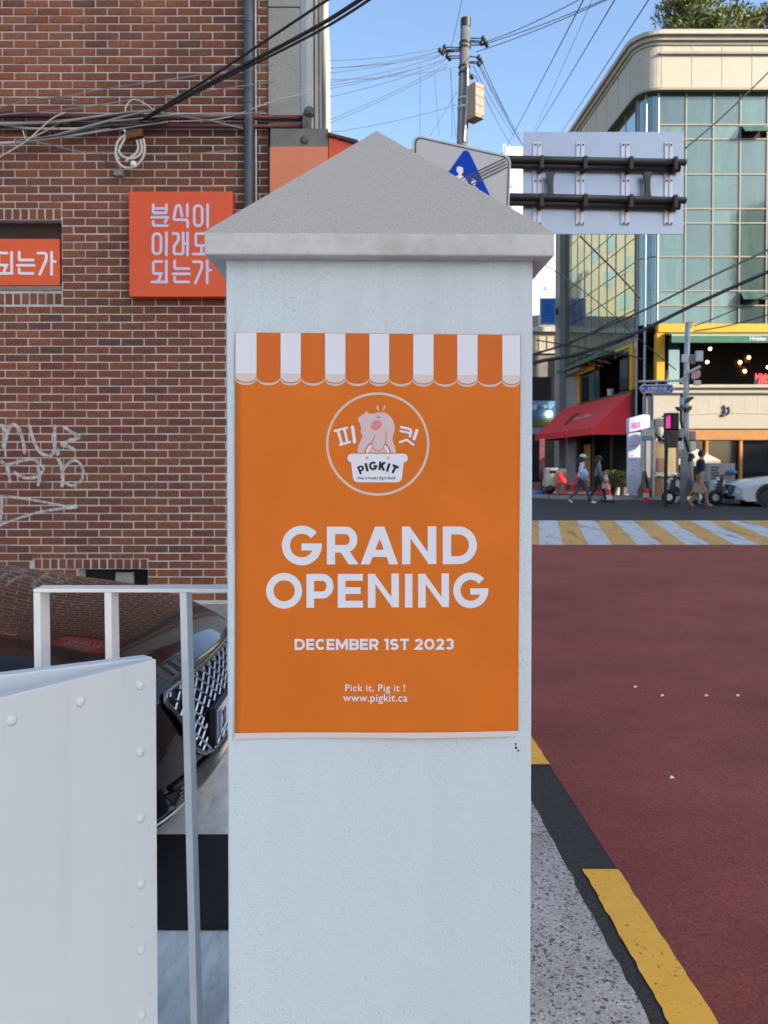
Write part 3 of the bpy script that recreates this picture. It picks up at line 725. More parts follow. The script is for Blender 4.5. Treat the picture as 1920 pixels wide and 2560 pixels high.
MB().bx(px(754, WY), px(765, WY), WY - .012, WY + .252, 2.9, 8.6).build('corner_trim', M['trim_g'], bb)
for i, (ya, yb, wdt, m_) in enumerate(((6.60, 7.35, .02, 'trim_w'), (7.45, 7.85, .012, 'dark'), (7.95, 8.9, .03, 'trim_w'), (9.0, 9.1, .05, 'trim_g'), (9.2, 10.6, .015, 'trim_cream'), (10.7, 10.85, .06, 'trim_w'), (10.9, 13.5, .02, 'trim_cream'))):
    P = [(sx(ya) - .01, ya, 2.9), (sx(ya) + wdt, ya, 2.9), (sx(yb) + wdt, yb, 2.9), (sx(yb) - .01, yb, 2.9)]
    MB().prism(P, (0, 0, 5.6)).build('window_trim', M[m_], bb)
for i, (Y, rr) in enumerate(((7.5, .016), (7.65, .012), (8.95, .02), (9.15, .012))):
    MB().tube([(sx(Y) + .06, Y, 8.5), (sx(Y) + .07, Y + .05, 5.0), (sx(Y) + .06, Y + .3, 3.1)], rr, 8).build('conduit', M['trim_w' if i % 2 else 'grey_cable'], bb, smooth=True)
# downpipe
dpx = px(628, WY); dp = MB().tube([(dpx, WY - .06, 8.6), (dpx, WY - .06, .05)], .042, 14)
dpo = dp.build('downpipe', M['downpipe'], bb, smooth=True)
for v in (62, 262, 420, 900): MB().tube([(dpx, WY - .06, zz(v, WY) - .02), (dpx, WY - .06, zz(v, WY) + .02)], .047, 14).build('pipe_joint', M['downpipe'], dpo)
MB().tube([(dpx + .055, WY - .04, 8.6), (dpx + .055, WY - .04, 2.0)], .010, 8).build('thin_conduit', M['galv'], bb)
# window niche: frame, lintel, sill
MB().bx(win[0], win[1], WY + .20, WY + .24, win[2], win[3]).build('window_back', M['dark'], bb)
M['wood_dark'] = mat('dark_wood', (.035, .016, .009), .6, var=.4, vscale=5); M['wood_mid'] = mat('brown_wood', (.11, .055, .025), .6, var=.35, vscale=6)
zs = zz(597, WY)
MB().bx(win[0], win[1] - .001, WY + .105, WY + .19, zs, win[3] - .003).build('window_header', M['wood_dark'], bb)
MB().bx(win[1] - .034, win[1] - .002, WY + .06, WY + .19, win[2] + .004, zs - .002).build('window_jamb', M['wood_mid'], bb)
MB().bx(win[0], win[1] - .002, WY - .006, WY + .19, win[2] - .034, win[2] + .002).build('window_sill', mat('stone_sill', (.25, .23, .19), .9, var=.35, vscale=9), bb)
# vent opening
MB().bx(vent[0], vent[1], WY + .2, WY + .24, vent[2], vent[3]).build('vent_back', M['black'], bb)
MB().bx(vent[0] + .3, vent[1] - .16, WY + .1, WY + .14, vent[2] + .05, vent[3] - .045).build('vent_flap', M['granite'], bb)
# graffiti on the bricks
def spray():
    m, h_ = empty_mat('spray_paint', .9); h_.p.inputs['Base Color'].default_value = (.80, .77, .74, 1)
    a = h_.ramp(h_.noise(26, 5, .75), [(.28, (.0, .0, .0)), (.62, (.72, .72, .72))]); h_.link(a, h_.p.inputs['Alpha']); return m
M['spray'] = spray()
def wallp(u, v, dy=-.003): return pt(u, v, WY + dy)
def f4(x, y): return (x / 2.765, 700 + y / 2.765)
def smooth_path(P, n=6):
    out = []; P = [Vector(p) for p in P]
    for i in range(len(P) - 1):
        p0, p1, p2, p3 = P[max(i - 1, 0)], P[i], P[i + 1], P[min(i + 2, len(P) - 1)]
        for k in range(n):
            t = k / n
            out.append(.5 * ((2 * p1) + (-p0 + p2) * t + (2 * p0 - 5 * p1 + 4 * p2 - p3) * t * t + (-p0 + 3 * p1 - 3 * p2 + p3) * t ** 3))
    out.append(P[-1]); return out
gf = [([(-20, 1010), (25, 1015), (30, 1080), (25, 1150)], 26), ([(30, 1150), (45, 1080), (65, 1020), (95, 1000), (130, 1030), (155, 1100), (172, 1195)], 22),
      ([(205, 1010), (222, 1080), (250, 1150), (290, 1200), (345, 1215), (375, 1180), (378, 1100), (378, 1010)], 22), ([(400, 1175), (398, 1205)], 24),
      ([(445, 1015), (490, 1050), (550, 1085), (480, 1110), (430, 1135), (470, 1150), (512, 1172)], 22),
      ([(-10, 1235), (40, 1275), (130, 1255), (225, 1240), (285, 1280), (300, 1305), (270, 1350), (200, 1370), (140, 1355), (100, 1330)], 20), ([(50, 1275), (62, 1340), (68, 1395)], 20), ([(262, 1290), (270, 1360), (264, 1415)], 20),
      ([(405, 1240), (425, 1290), (432, 1350), (430, 1420)], 24), ([(440, 1310), (480, 1260), (530, 1250), (570, 1300), (570, 1365), (540, 1410), (490, 1420), (455, 1400)], 18),
      ([(0, 1495), (130, 1505), (300, 1535), (440, 1560), (520, 1572), (420, 1580), (250, 1610), (90, 1660), (0, 1695)], 16), ([(10, 1500), (12, 1580), (0, 1670)], 18), ([(30, 1150), (40, 1220)], 12), ([(490, 1575), (525, 1560)], 24)]
for i, (P, wd) in enumerate(gf):
    P = [f4(*p) for p in P]; P = [tuple(p) for p in smooth_path([Vector(p) for p in P])] if len(P) > 2 else P
    m_ = MB(); put(m_, lambda u, v: wallp(u, v, -.003 - .0008 * i), stroke2(P, wd / 2.765 * 1.1, False, 'round')); m_.build('graffiti_mark', M['spray'], bb)

# ------------------------------------------------------------------ shop signs on the brick wall
def f5(x, y): return (300 + x / 5.53, 460 + y / 5.53)
sg = thing('shop_sign', 'square orange-red shop sign with three rows of pale Korean lettering on brick', 'sign', wallp(445, 740, -.08))
SY = WY - .10
a = pt(321.5, 478, SY); b = pt(582, 742, SY)
MB().bx(a.x, b.x, SY, WY - .004, b.z, a.z).build('sign_box', M['sign_red'], sg, bevel=.006)
HANG = {
 'bun': [[(458, 285), (458, 385), (475, 400), (625, 400), (640, 385), (640, 285)], [(458, 338), (640, 338)], [(435, 460), (660, 460)], [(642, 475), (640, 500), (622, 528)], [(458, 515), (458, 560), (475, 576), (655, 576)]],
 'sik': [[(855, 442), (832, 312), (815, 295), (792, 297), (775, 320), (742, 480), (760, 495), (915, 495), (934, 512), (934, 592)], [(930, 285), (930, 442)]],
 'ii': ['o1080,438', [(1210, 288), (1210, 592)]], 'ii2': ['o510,826', [(640, 675), (640, 982)]],
 'rae': [[(733, 685), (785, 685), (805, 702), (805, 775), (745, 868), (745, 952), (760, 968), (855, 968), (872, 952), (872, 675)], [(932, 675), (932, 982)], [(872, 822), (932, 822)]],
 'do': [[(1190, 686), (1062, 686), (1047, 700), (1047, 835), (1062, 850), (1190, 850)], [(1012, 968), (1240, 968)], [(1125, 850), (1125, 968)]],
 'doe': [[(578, 1072), (475, 1072), (460, 1088), (460, 1225), (475, 1240), (570, 1240), (528, 1345)], [(640, 1062), (640, 1355)], [(440, 1355), (650, 1355)]],
 'neun': [[(755, 1062), (755, 1155), (770, 1170), (948, 1170)], [(730, 1243), (962, 1243)], [(755, 1290), (755, 1340), (770, 1355), (948, 1355)]],
 'ga': [[(1015, 1075), (1110, 1075), (1132, 1095), (1128, 1170), (1040, 1370)], [(1204, 1062), (1204, 1370)], [(1204, 1190), (1255, 1190)]]}
def hang(key, fmap, Y, mat_, parent, depth=.006):
    m_ = MB()
    for i, P in enumerate(HANG[key]):
        cl = False
        if isinstance(P, str):
            cx, cy = map(float, P[1:].split(',')); P = arc(cx, cy - 85, 55, 55, 180, 360, 12) + arc(cx, cy + 85, 55, 55, 0, 180, 12); cl = True
        for poly in stroke2(P, 36, cl, 'round'):
            P3 = [pt(*fmap(p[0], p[1]), Y - .0006 * i) for p in poly]; m_.prism(P3, (0, .004, 0))
    return m_.build('lettering', mat_, parent)
for k_ in ('bun', 'sik', 'ii', 'ii2', 'rae', 'do', 'doe', 'neun', 'ga'): hang(k_, f5, SY - .004, M['letter_lilac'], sg)
ws = thing('window_sign', 'orange sign with white Korean lettering set into the recessed brick window', 'sign', wallp(60, 716, .03))
a = pt(-150, 597, WY + .03); b = pt(149.5, 714, WY + .03)
MB().bx(-4.55, b.x, WY + .03, WY + .10, b.z + .002, a.z).build('sign_box', mat('sign_orange', (.80, .115, .030), .42, var=.05, vscale=2), ws, bevel=.003)
def f5w(x, y):
    u, v = f5(x, y); return (u - 389 + (0 if x > 700 else 2), v - 21.5)
for k_ in ('doe', 'neun', 'ga'): hang(k_, f5w, WY + .026, M['letter_white'], ws)
# corner shop box with salmon front and red awning roof on the street side
cs = thing('shop_fascia', 'salmon shop fascia box under a grey ledge at the brick building corner', 'sign', (-.8, WY - .1, 0))
a = pt(674, 366, WY - .12); b = pt(820, 520, WY - .12)
MB().bx(a.x, b.x, WY - .12, WY - .024, zz(620, WY), a.z).build('front_panel', M['sign_salmon'], cs, bevel=.004)
MB().bx(a.x + .004, b.x - .002, WY - .10, WY + .25, a.z + .003, zl + .06).build('ledge', mat('ledge', (.20, .195, .18), .85, var=.3, vscale=6), cs)
aw = thing('street_awning', 'dark red and black awning over the shop side facing the street', 'awning', (sx(8.5), 8.5, 0))
zA, zB = zz(350, WY), zz(410, WY)
m_ = MB(); x_a = b.x + .006
m_.prism([(x_a, WY - .1, zA), (x_a + .22, WY - .1, zA - .06), (x_a + .34, WY - .1, zB), (x_a + .34, WY - .1, zB - .9), (x_a, WY - .1, zB - .9)], (-.12, 3.0, 0)); m_.build('awning_front', M['sign_red'], aw)
m_ = MB(); m_.prism([(x_a - .01, WY - .13, zA + .012), (x_a + .24, WY - .13, zA - .05), (x_a + .38, WY - .13, zB - .02), (x_a + .38, WY - .13, zB - .05), (x_a + .22, WY - .13, zA - .075), (x_a - .01, WY - .13, zA - .01)], (-.12, 3.1, 0)); m_.build('awning_roof', mat('awning_black', (.05, .012, .01), .5), aw)
st = MB(); a = pt(681, 333, WY - .023); b = pt(703, 349, WY - .023)
st.bx(a.x, b.x, WY - .026, WY - .022, b.z, a.z); so_ = st.build('wall_notice', M['letter_white']); tag(so_, 'small white notice stuck on the granite corner pier', 'notice')
# ------------------------------------------------------------------ pipes and cables along the brick wall
for i, (v, dv, t) in enumerate(((283, 9, 'upper'), (307, 7, 'lower'))):
    a = pt(-400, v + 2, WY - .05); b = pt(768, v + dv + 3, WY - .05)
    tag(MB().tube([a, (a + b) / 2, b], .022 if i == 0 else .020, 10).build('wall_pipe', M['red_pipe'], smooth=True), t + ' of two dark red pipes running along the brick wall', 'pipe', 'red wall pipes')
vb = MB(); c0 = pt(768, 325, WY - .06); vb.box(c0, (.07, .07, .26)); vb.ball(c0 + Vector((.02, -.02, .14)), .05); vb.ball(c0 + Vector((-.02, -.02, -.10)), .045)
tag(vb.build('pipe_elbow', mat('elbow_metal', (.14, .135, .13), .6, .4, var=.6, vscale=25)), 'grimy pipe elbows clustered on the building corner beside the pipes', 'pipe fitting')
def cable(path, r, m, label, cat='cable', group=None, name='wall_cable', n=5, sm=8):
    return tag(MB().tube(smooth_path(path, sm) if len(path) > 2 else path, r, n).build(name, M[m], smooth=True), label, cat, group)
def w4(L, Y=WY - .10): return [pt(x / 3.95, 220 + y / 3.95, Y + (dy if False else 0)) for (x, y) in L]
wc = [([(-300, 350), (0, 362), (300, 398), (700, 402), (950, 395)], .010, 'white_cable'), ([(-300, 560), (0, 545), (200, 532), (500, 497), (800, 455), (1090, 408)], .010, 'white_cable'),
      ([(-300, 372), (0, 352), (400, 345), (700, 318), (1000, 280), (1250, 245), (1500, 225)], .012, 'grey_cable'), ([(-300, 365), (100, 356), (560, 338), (900, 290), (1150, 255), (1400, 232), (1659, 260)], .010, 'grey_cable'),
      ([(150, 530), (500, 480), (700, 425), (1000, 345), (1200, 290), (1480, 222)], .010, 'grey_cable'), ([(200, 530), (600, 470), (900, 400), (1080, 370), (1400, 365)], .010, 'sky_cable'), ([(150, 545), (500, 500), (800, 460), (1200, 400), (1659, 335)], .006, 'grey_cable'),
      ([(700, 345), (1000, 350), (1300, 365), (1500, 340), (1659, 290)], .012, 'sky_cable'), ([(700, 352), (1100, 360), (1450, 372), (1659, 350)], .009, 'black_cable'), ([(380, 100), (760, 122)], .004, 'grey_cable'),
      ([(-200, 330), (0, 268), (500, 230), (900, 180), (1300, 120), (1659, 80), (2700, -60)], .005, 'grey_cable'), ([(-200, 240), (0, 190), (300, 120), (700, 75), (1000, 15), (2000, -130), (2700, -230)], .005, 'grey_cable'),
      ([(250, 520), (500, 560), (800, 630), (1200, 640), (1659, 660), (2300, 620)], .005, 'grey_cable'), ([(-100, 730), (0, 680), (250, 530), (400, 400), (520, 300), (640, 242)], .006, 'white_cable'),
      ([(250, 520), (420, 440), (590, 345)], .006, 'white_cable'), ([(575, 400), (580, 370), (620, 340)], .005, 'black_cable'), ([(965, 470), (975, 560), (1000, 660), (1060, 740), (1140, 785)], .006, 'sky_cable'),
      ([(225, 420), (258, 520)], .005, 'white_cable'), ([(1235, 235), (1250, 170), (1310, 115), (1400, 135), (1520, 218)], .006, 'white_cable'), ([(1500, 225), (1800, 280), (2100, 330), (2400, 400)], .007, 'grey_cable'),
      ([(1100, 330), (1400, 300), (1800, 260), (2200, 270), (2600, 240)], .007, 'grey_cable'), ([(1659, 330), (2200, 300), (2700, 130), (3100, 40)], .005, 'white_cable')]
CABLE_LABELS = ['thick white cable drooping at the far left below the red pipes', 'white cable rising from the picture edge to the rusty junction block', 'grey cable arching over the junction block along the upper pipe', 'lighter grey cable just above it, ending at the trunk cables', 'grey cable climbing from the tied knot to the trunk cables', 'dark cable running level under the lower red pipe', 'thin grey cable sloping below the pipes past the junction block', 'thick dark cable looping under the pipes towards the downpipe', 'black cable lying straight under the pipes', 'short loose grey cable end on the bricks above the pipes', 'thin pale cable rising across the bricks to the granite pier, lower one', 'thin pale cable rising across the bricks to the granite pier, upper one', 'thin grey cable sagging below the junction block to the downpipe', 'long white cable crossing diagonally at the far left under the pipes', 'white cable parting from the tied knot towards the upper pipe', 'short black tie loop on the cable bundle at the left', 'dark thin cable curling down to the small wall box', 'short white cable stub sticking up from the tied knot', 'white cable hoop standing above the junction block', 'grey cable drooping from the trunk cables to the downpipe', 'grey cable passing behind the downpipe to the granite pier', 'white cable rising from the downpipe across the granite pier']
for i, (L, r, m_) in enumerate(wc):
    Yc = WY - .09 - .012 * (i % 7)
    cable([pt(x / 3.95, 220 + y / 3.95, Yc) for x, y in L], r, m_, CABLE_LABELS[i], 'cable', 'cables tangled on the brick wall')
# hanging junction block with looped white leads
jb = thing('cable_junction', 'rusty brown cable junction block with looped white leads hanging on the brick wall', 'junction box', pt(337, 345, WY - .1))
p0 = pt(337, 337, WY - .14); MB().box(p0, (.14, .06, .065), M=Matrix.Rotation(R(-12), 3, 'Y')).build('block', mat('rust', (.16, .06, .02), .8, var=.5, vscale=30), jb, bevel=.006)
for L in ([(1415, 500), (1430, 600), (1410, 690), (1340, 770), (1260, 790), (1190, 760), (1150, 690), (1145, 590), (1180, 510), (1260, 455), (1340, 430)], [(1385, 510), (1400, 590), (1380, 660), (1310, 695), (1220, 680), (1175, 625), (1200, 560), (1240, 480), (1230, 420), (1190, 400)],
          [(1350, 515), (1365, 590), (1340, 650), (1280, 690), (1240, 730)], [(1150, 600), (1140, 660), (1180, 700)]):
    MB().tube(smooth_path([pt(x / 3.95, 220 + y / 3.95, WY - .15) for x, y in L]), .010, 7).build('lead', M['white_cable'], jb, smooth=True)
MB().ball(pt(1318 / 3.95, 220 + 752 / 3.95, WY - .15), .028).build('plug', M['letter_white'], jb, smooth=True)
MB().box(pt(1175 / 3.95, 220 + 840 / 3.95, WY - .03), (.075, .05, .05)).build('wall_box', M['granite'], jb)
# black overhead trunk cables leaving the wall towards the camera's right
for i, (L, r, t) in enumerate((([(1390, 330), (1500, 240), (1659, 150)], .012, 'topmost'), ([(1400, 310), (1520, 225), (1659, 160)], .017, 'thickest, middle'), ([(1385, 325), (1480, 260), (1659, 185)], .011, 'lowest'))):
    e = [(915, -60), (985, -60), (1010, -60)][i]; mid = [(790, 18), (800, 62), (800, 76)][i]
    A0 = pt(350 + 8 * i, 302 - 3 * i, WY - .12); A1 = pt(*mid, 5.0); A2 = pt(*e, 4.2)
    cable([A0, pt(530, [190, 205, 212][i], 5.8), A1, A2], r * .8, 'black_cable', t + ' of three black trunk cables rising from the wall into the sky', 'cable', 'black trunk cables', 'trunk_cable')
# ------------------------------------------------------------------ dark car parked behind the railing
def carpaint(name, col, rough=.22):
    m, h_ = empty_mat(name, rough); p = h_.p; p.inputs['Base Color'].default_value = (*col, 1); p.inputs['Metallic'].default_value = .0
    p.inputs['Coat Weight'].default_value = .85; p.inputs['Coat Roughness'].default_value = .015; p.inputs['Coat IOR'].default_value = 1.45; p.inputs['Specular IOR Level'].default_value = .25; return m
M['car_black'] = carpaint('car_black', (.008, .006, .0055)); M['car_silver'] = carpaint('car_silver', (.55, .56, .57), .35)
M['chrome'] = mat('chrome', (.50, .495, .49), .12, 1.0); M['chrome_dark'] = mat('dark_chrome', (.22, .21, .20), .18, 1.0)
M['glass_dark'] = mat('car_glass', (.012, .015, .016), .04, spec=.9); M['tyre'] = mat('tyre', (.015, .015, .016), .8); M['plastic'] = mat('black_plastic', (.015, .015, .016), .45)
M['rim'] = mat('alloy', (.45, .45, .46), .3, .9); M['lamp'] = mat('lamp_glass', (.55, .57, .6), .05, .3, coat=1); M['smoked'] = mat('smoked_lamp', (.02, .02, .022), .05, .0, coat=1)
def interp(P, x):
    for (a, b), (c_, e) in zip(P[:-1], P[1:]):
        if a <= x <= c_: return b + (e - b) * (x - a) / (c_ - a) if c_ > a else b
    return P[0][1] if x < P[0][0] else P[-1][1]
def sinterp(P, x):
    n = len(P)
    for i in range(n - 1):
        if P[i][0] <= x <= P[i + 1][0]:
            t = (x - P[i][0]) / (P[i + 1][0] - P[i][0]); p0, p1, p2, p3 = P[max(i - 1, 0)][1], P[i][1], P[i + 1][1], P[min(i + 2, n - 1)][1]
            return .5 * (2 * p1 + (p2 - p0) * t + (2 * p0 - 5 * p1 + 4 * p2 - p3) * t * t + (-p0 + 3 * p1 - 3 * p2 + p3) * t ** 3)
    return P[0][1] if x < P[0][0] else P[-1][1]
def wheel(parent, c_, r_=.34, wd=.22, local=False):
    t = MB(); n_ = 28; V = []; prof = [(r_ * .66, -wd / 2), (r_ * .93, -wd / 2), (r_, -wd * .36), (r_, wd * .36), (r_ * .93, wd / 2), (r_ * .66, wd / 2)]
    for (rr, yy) in prof:
        for k in range(n_): a = 2 * math.pi * k / n_; V.append((c_[0] + rr * math.cos(a), c_[1] + yy, c_[2] + rr * math.sin(a)))
    t.add(V, [(j * n_ + k, j * n_ + (k + 1) % n_, ((j + 1) % 6) * n_ + (k + 1) % n_, ((j + 1) % 6) * n_ + k) for j in range(6) for k in range(n_)])
    wo_ = t.build('wheel', M['tyre'], parent, smooth=True, local=local)
    rm_ = MB()
    for k in range(5):
        a = 2 * math.pi * k / 5
        rm_.box((c_[0] + .33 * r_ * math.cos(a), c_[1], c_[2] + .33 * r_ * math.sin(a)), (r_ * .66, wd * .82, r_ * .16), M=Matrix.Rotation(-a, 3, 'Y'))
    rm_.tube([(c_[0], c_[1] - wd * .43, c_[2]), (c_[0], c_[1] + wd * .43, c_[2])], r_ * .2, 14)
    rm_.build('rim', M['rim'], wo_, local=local); return wo_
def make_car(name, label, paintm, loc, rz, detail):
    """car in local coordinates: nose at x=0 pointing +x, width along y, z up"""
    root = thing(name, label, 'car', loc, rz=rz); H = .93
    # profile: s -> (x, z) of the centre line from rear to nose to lip
    top = [(-4.85, .62), (-4.80, .95), (-4.5, 1.02), (-1.55, 1.0), (-1.32, .985), (-.90, .925), (-.50, .875), (-.30, .825), (-.16, .775), (-.06, .725), (.0, .69)]
    prof = [(x, sinterp(top, x)) for x in [-4.85, -4.83, -4.78, -4.6, -4.2, -3.8, -3.2, -2.6, -2.0, -1.6, -1.3, -1.1, -.9, -.72, -.58, -.46, -.36, -.27, -.19, -.12, -.06, -.02, .0]]
    prof += [(.018, .66), (.035, .60), (.045, .52), (.05, .44), (.05, .36), (.045, .29), (.03, .225), (-.005, .185), (-.08, .165), (-.25, .155), (-1.0, .15), (-4.0, .15), (-4.7, .2), (-4.85, .35)]
    N = 40; body = MB(); T = [-1 + 2 * i / N for i in range(N + 1)]
    T = [math.copysign(abs(t) ** .8, t) for t in T]
    def surf(x, z, t):
        f = max(0, min(1, (x + 1.3) / 1.3)); rr = max(0, min(1, (-3.9 - x) / .95))
        xo = x - (.16 * abs(t) ** 2.2 + .20 * max(0, abs(t) - .72) ** 1.5 * 2.2) * f ** 1.3 + .15 * abs(t) ** 2.5 * rr
        if z > .5: zo = z - .035 * t * t - (.10 + .16 * (z - .5)) * max(0, abs(t) - .62) ** 2 * 5 - .0
        else: zo = z + .03 * t * t
        wx_ = H * (1 - .06 * max(0, f - .3))
        return Vector((xo, t * wx_, zo))
    G = [[surf(x, z, t) for t in T] for x, z in prof]; nt_ = N + 1
    V = [p for row in G for p in row]; F = []; L = len(prof)
    for j in range(L - 1):
        for i in range(N):
            F.append((j * nt_ + i, j * nt_ + i + 1, (j + 1) * nt_ + i + 1, (j + 1) * nt_ + i))
    # side skins: top edge to the matching bottom edge
    for side in (0, N):
        up = [j * nt_ + side for j in range(0, 24)]; dn = list(range(24, L))
        for j in range(23):
            x = prof[j][0]; base = len(V); a = G[j][side]; b = G[j + 1][side]
            zb_ = .17
            for xx, p in ((j, a), (j + 1, b)):
                V.append(Vector((p.x, p.y, min(p.z - .01, zb_ if prof[xx][0] < -.05 else p.z - .01))))
            F.append((j * nt_ + side, (j + 1) * nt_ + side, base + 1, base))
        base = len(V); poly_ = [G[j][side] for j in range(20, L - 4)]
        V += poly_; F.append(tuple(range(base, base + len(poly_))))
    body.add(V, F); bo_ = body.build('body', paintm, root, smooth=True, local=True)
    e_ = bo_.modifiers.new('es', 'EDGE_SPLIT'); e_.split_angle = R(42)
    # greenhouse
    gh = MB(); top2 = [(-4.45, 1.0), (-3.9, 1.36), (-3.2, 1.46), (-2.65, 1.46), (-2.1, 1.34), (-1.62, .99)]
    xs = [-4.45, -4.2, -3.9, -3.5, -3.2, -2.9, -2.65, -2.4, -2.1, -1.85, -1.62]
    def ghs(x, t): z = sinterp(top2, x); k = (z - .95) / .5; return Vector((x, t * (H - .06 - .22 * k), z - .03 * t * t * k))
    gh.grid(lambda s, t: ghs(xs[round(s * 10)], 2 * t - 1), 10, 10)
    for sd_ in (-1, 1):
        for j in range(10):
            a, b = ghs(xs[j], sd_), ghs(xs[j + 1], sd_); gh.quad(a, b, Vector((b.x, sd_ * (H - .05), .93)), Vector((a.x, sd_ * (H - .05), .93)))
    gh.build('window_glass', M['glass_dark'], root, smooth=True, local=True).modifiers.new('es', 'EDGE_SPLIT').split_angle = R(35)
    rf = MB(); rf.grid(lambda s, t: ghs(-3.75 + 1.7 * s, 1.7 * t - .85) + Vector((0, 0, .012)), 8, 8); rf.build('roof', paintm, root, smooth=True, local=True)
    for sd_ in (-1, 1):
        pl_ = MB(); pl_.tube([ghs(-1.64, sd_ * .99) + Vector((0, 0, .01)), ghs(-2.1, sd_ * .97) + Vector((0, 0, .015)), ghs(-2.5, sd_ * .97) + Vector((0, 0, .015)), ghs(-3.2, sd_ * .97) + Vector((0, 0, .015)), ghs(-3.9, sd_ * .97) + Vector((0, 0, .015)), ghs(-4.4, sd_ * .97)], .035, 8)
        pl_.tube([ghs(-2.9, sd_ * .98) + Vector((0, sd_ * .004, 0)), Vector((-2.95, sd_ * (H - .045), .95))], .035, 6); pl_.build('pillar_trim', paintm, root, smooth=True, local=True)
        mi = MB().ball((-2.0, sd_ * (H + .06), 1.04), (.09, .10, .065), 12, 8); mi.build('wing_mirror', paintm, root, smooth=True, local=True)
        for x in (-.95, -3.85): wheel(root, (x, sd_ * (H - .10), .34), local=True)
        ar = MB()
        for x in (-.95, -3.85): ar.tube([(x, sd_ * (H - .02), .36), (x, sd_ * (H + .006), .36)], .385, 26)
        ar.build('wheel_arch', M['black'], root, local=True)
        hl_ = MB()
        for zc in (.63, .575):
            hl_.grid(lambda s, t: surf(.02, zc + .035 * (t - .5), sd_ * (.76 + .2 * s)) + Vector((.012, 0, 0)), 8, 3)
        hl_.build('headlight', M['smoked' if detail else 'lamp'], root, smooth=True, local=True)
        MB().tube([(-2.3, sd_ * (H + .02), .84), (-2.12, sd_ * (H + .02), .84)], .014, 6).build('door_handle', M['chrome'], root, local=True)
    # shield grille with real lattice bars
    def nose(z): return interp([(.15, -.08), (.185, -.005), (.225, .03), (.29, .045), (.36, .05), (.44, .05), (.52, .045), (.60, .035), (.66, .018), (.69, 0)], z)
    def shield(z): return interp([(.33, .30), (.36, .44), (.40, .52), (.66, .70), (.69, .66)], z)
    back = MB(); back.grid(lambda s, t: surf(nose(.335 + .345 * t), .335 + .345 * t, (2 * s - 1) * shield(.335 + .345 * t)) + Vector((.006, 0, 0)), 30, 14)
    gr = back.build('grille', M['black'], root, smooth=True, local=True)
    bars = MB(); nd = 18 if detail else 10
    for sg_ in (-1, 1):
        for i in range(-nd, nd + 1):
            prev = []
            for k in range(22):
                z = .338 + .34 * k / 21; t = i * (1.5 / nd) + sg_ * (z - .5) * 1.55
                if abs(t) < shield(z) - .008: prev.append(surf(nose(z), z, t) + Vector((.013 if sg_ > 0 else .017, 0, 0)))
                else:
                    if len(prev) > 1: bars.tube(prev, .0052, 4, False)
                    prev = []
            if len(prev) > 1: bars.tube(prev, .0052, 4, False)
    tag(bars.build('grille_lattice', M['chrome'], gr, local=True), kind='stuff')
    fr = []; Z = [.335 + .345 * k / 16 for k in range(17)]
    fr = [surf(nose(z), z, -shield(z)) + Vector((.012, 0, 0)) for z in Z] + [surf(nose(.68), .68, -shield(.68) + 2 * shield(.68) * k / 24) + Vector((.012, 0, .004)) for k in range(1, 24)] + [surf(nose(z), z, shield(z)) + Vector((.012, 0, 0)) for z in reversed(Z)]
    MB().tube(fr, .011, 8).build('grille_frame', M['chrome_dark'], gr, smooth=True, local=True)
    MB().tube([surf(nose(.333), .333, -.3 + .6 * k / 16) + Vector((.012, 0, 0)) for k in range(17)], .010, 8).build('grille_frame', M['chrome_dark'], gr, smooth=True, local=True)
    li = MB(); li.grid(lambda s, t: surf(nose(.215 + .085 * t), .215 + .085 * t, (2 * s - 1) * (.62 + .12 * t)) + Vector((.006, 0, 0)), 30, 5); lo = li.build('lower_intake', M['black'], root, smooth=True, local=True)
    lb = MB()
    for j in range(5): lb.tube([surf(nose(.222 + .017 * j), .222 + .017 * j, -.64 + 1.28 * k / 30) + Vector((.012, 0, 0)) for k in range(31)], .0028, 4, False)
    for i in range(-22, 23): lb.tube([surf(nose(z), z, i * .029 + (z - .25) * .9) + Vector((.013, 0, 0)) for z in (.218, .25, .295)], .0024, 4, False)
    tag(lb.build('intake_mesh', M['chrome_dark'], lo, local=True), kind='stuff')
    MB().tube([surf(nose(.312), .312, -.70 + 1.40 * k / 30) + Vector((.010, 0, 0)) for k in range(31)], .012, 6).build('bumper_trim', M['plastic'], root, smooth=True, local=True)
    MB().tube([surf(nose(.196), .196, -.86 + 1.72 * k / 40) + Vector((.012, 0, 0)) for k in range(41)], .010, 8).build('lip_trim', M['chrome'], root, smooth=True, local=True)
    MB().box((.060, -.07, .455), (.03, .56, .15)).build('plate_bracket', M['plastic'], root, local=True, bevel=.008)
    np_ = MB().box((.078, -.07, .455), (.006, .52, .11)).build('number_plate', M['letter_white'], root, local=True, bevel=.001)
    MB().box((.0805, -.305, .455), (.004, .044, .104)).build('plate_band', mat('plate_blue', (.05, .16, .45), .4), np_, local=True)
    pt_ = MB(); fit_text(pt_, lambda x, y: Vector((.0825, x, .455 - y)), '20', -.265, -.185, .036, .072, .02); pt_.build('plate_number', M['pblack'], np_, local=True)
    return root
car = make_car('parked_car', 'glossy dark car with chrome lattice grille parked behind the railing', M['car_black'], (-.735, 3.31, 0), 0, True)
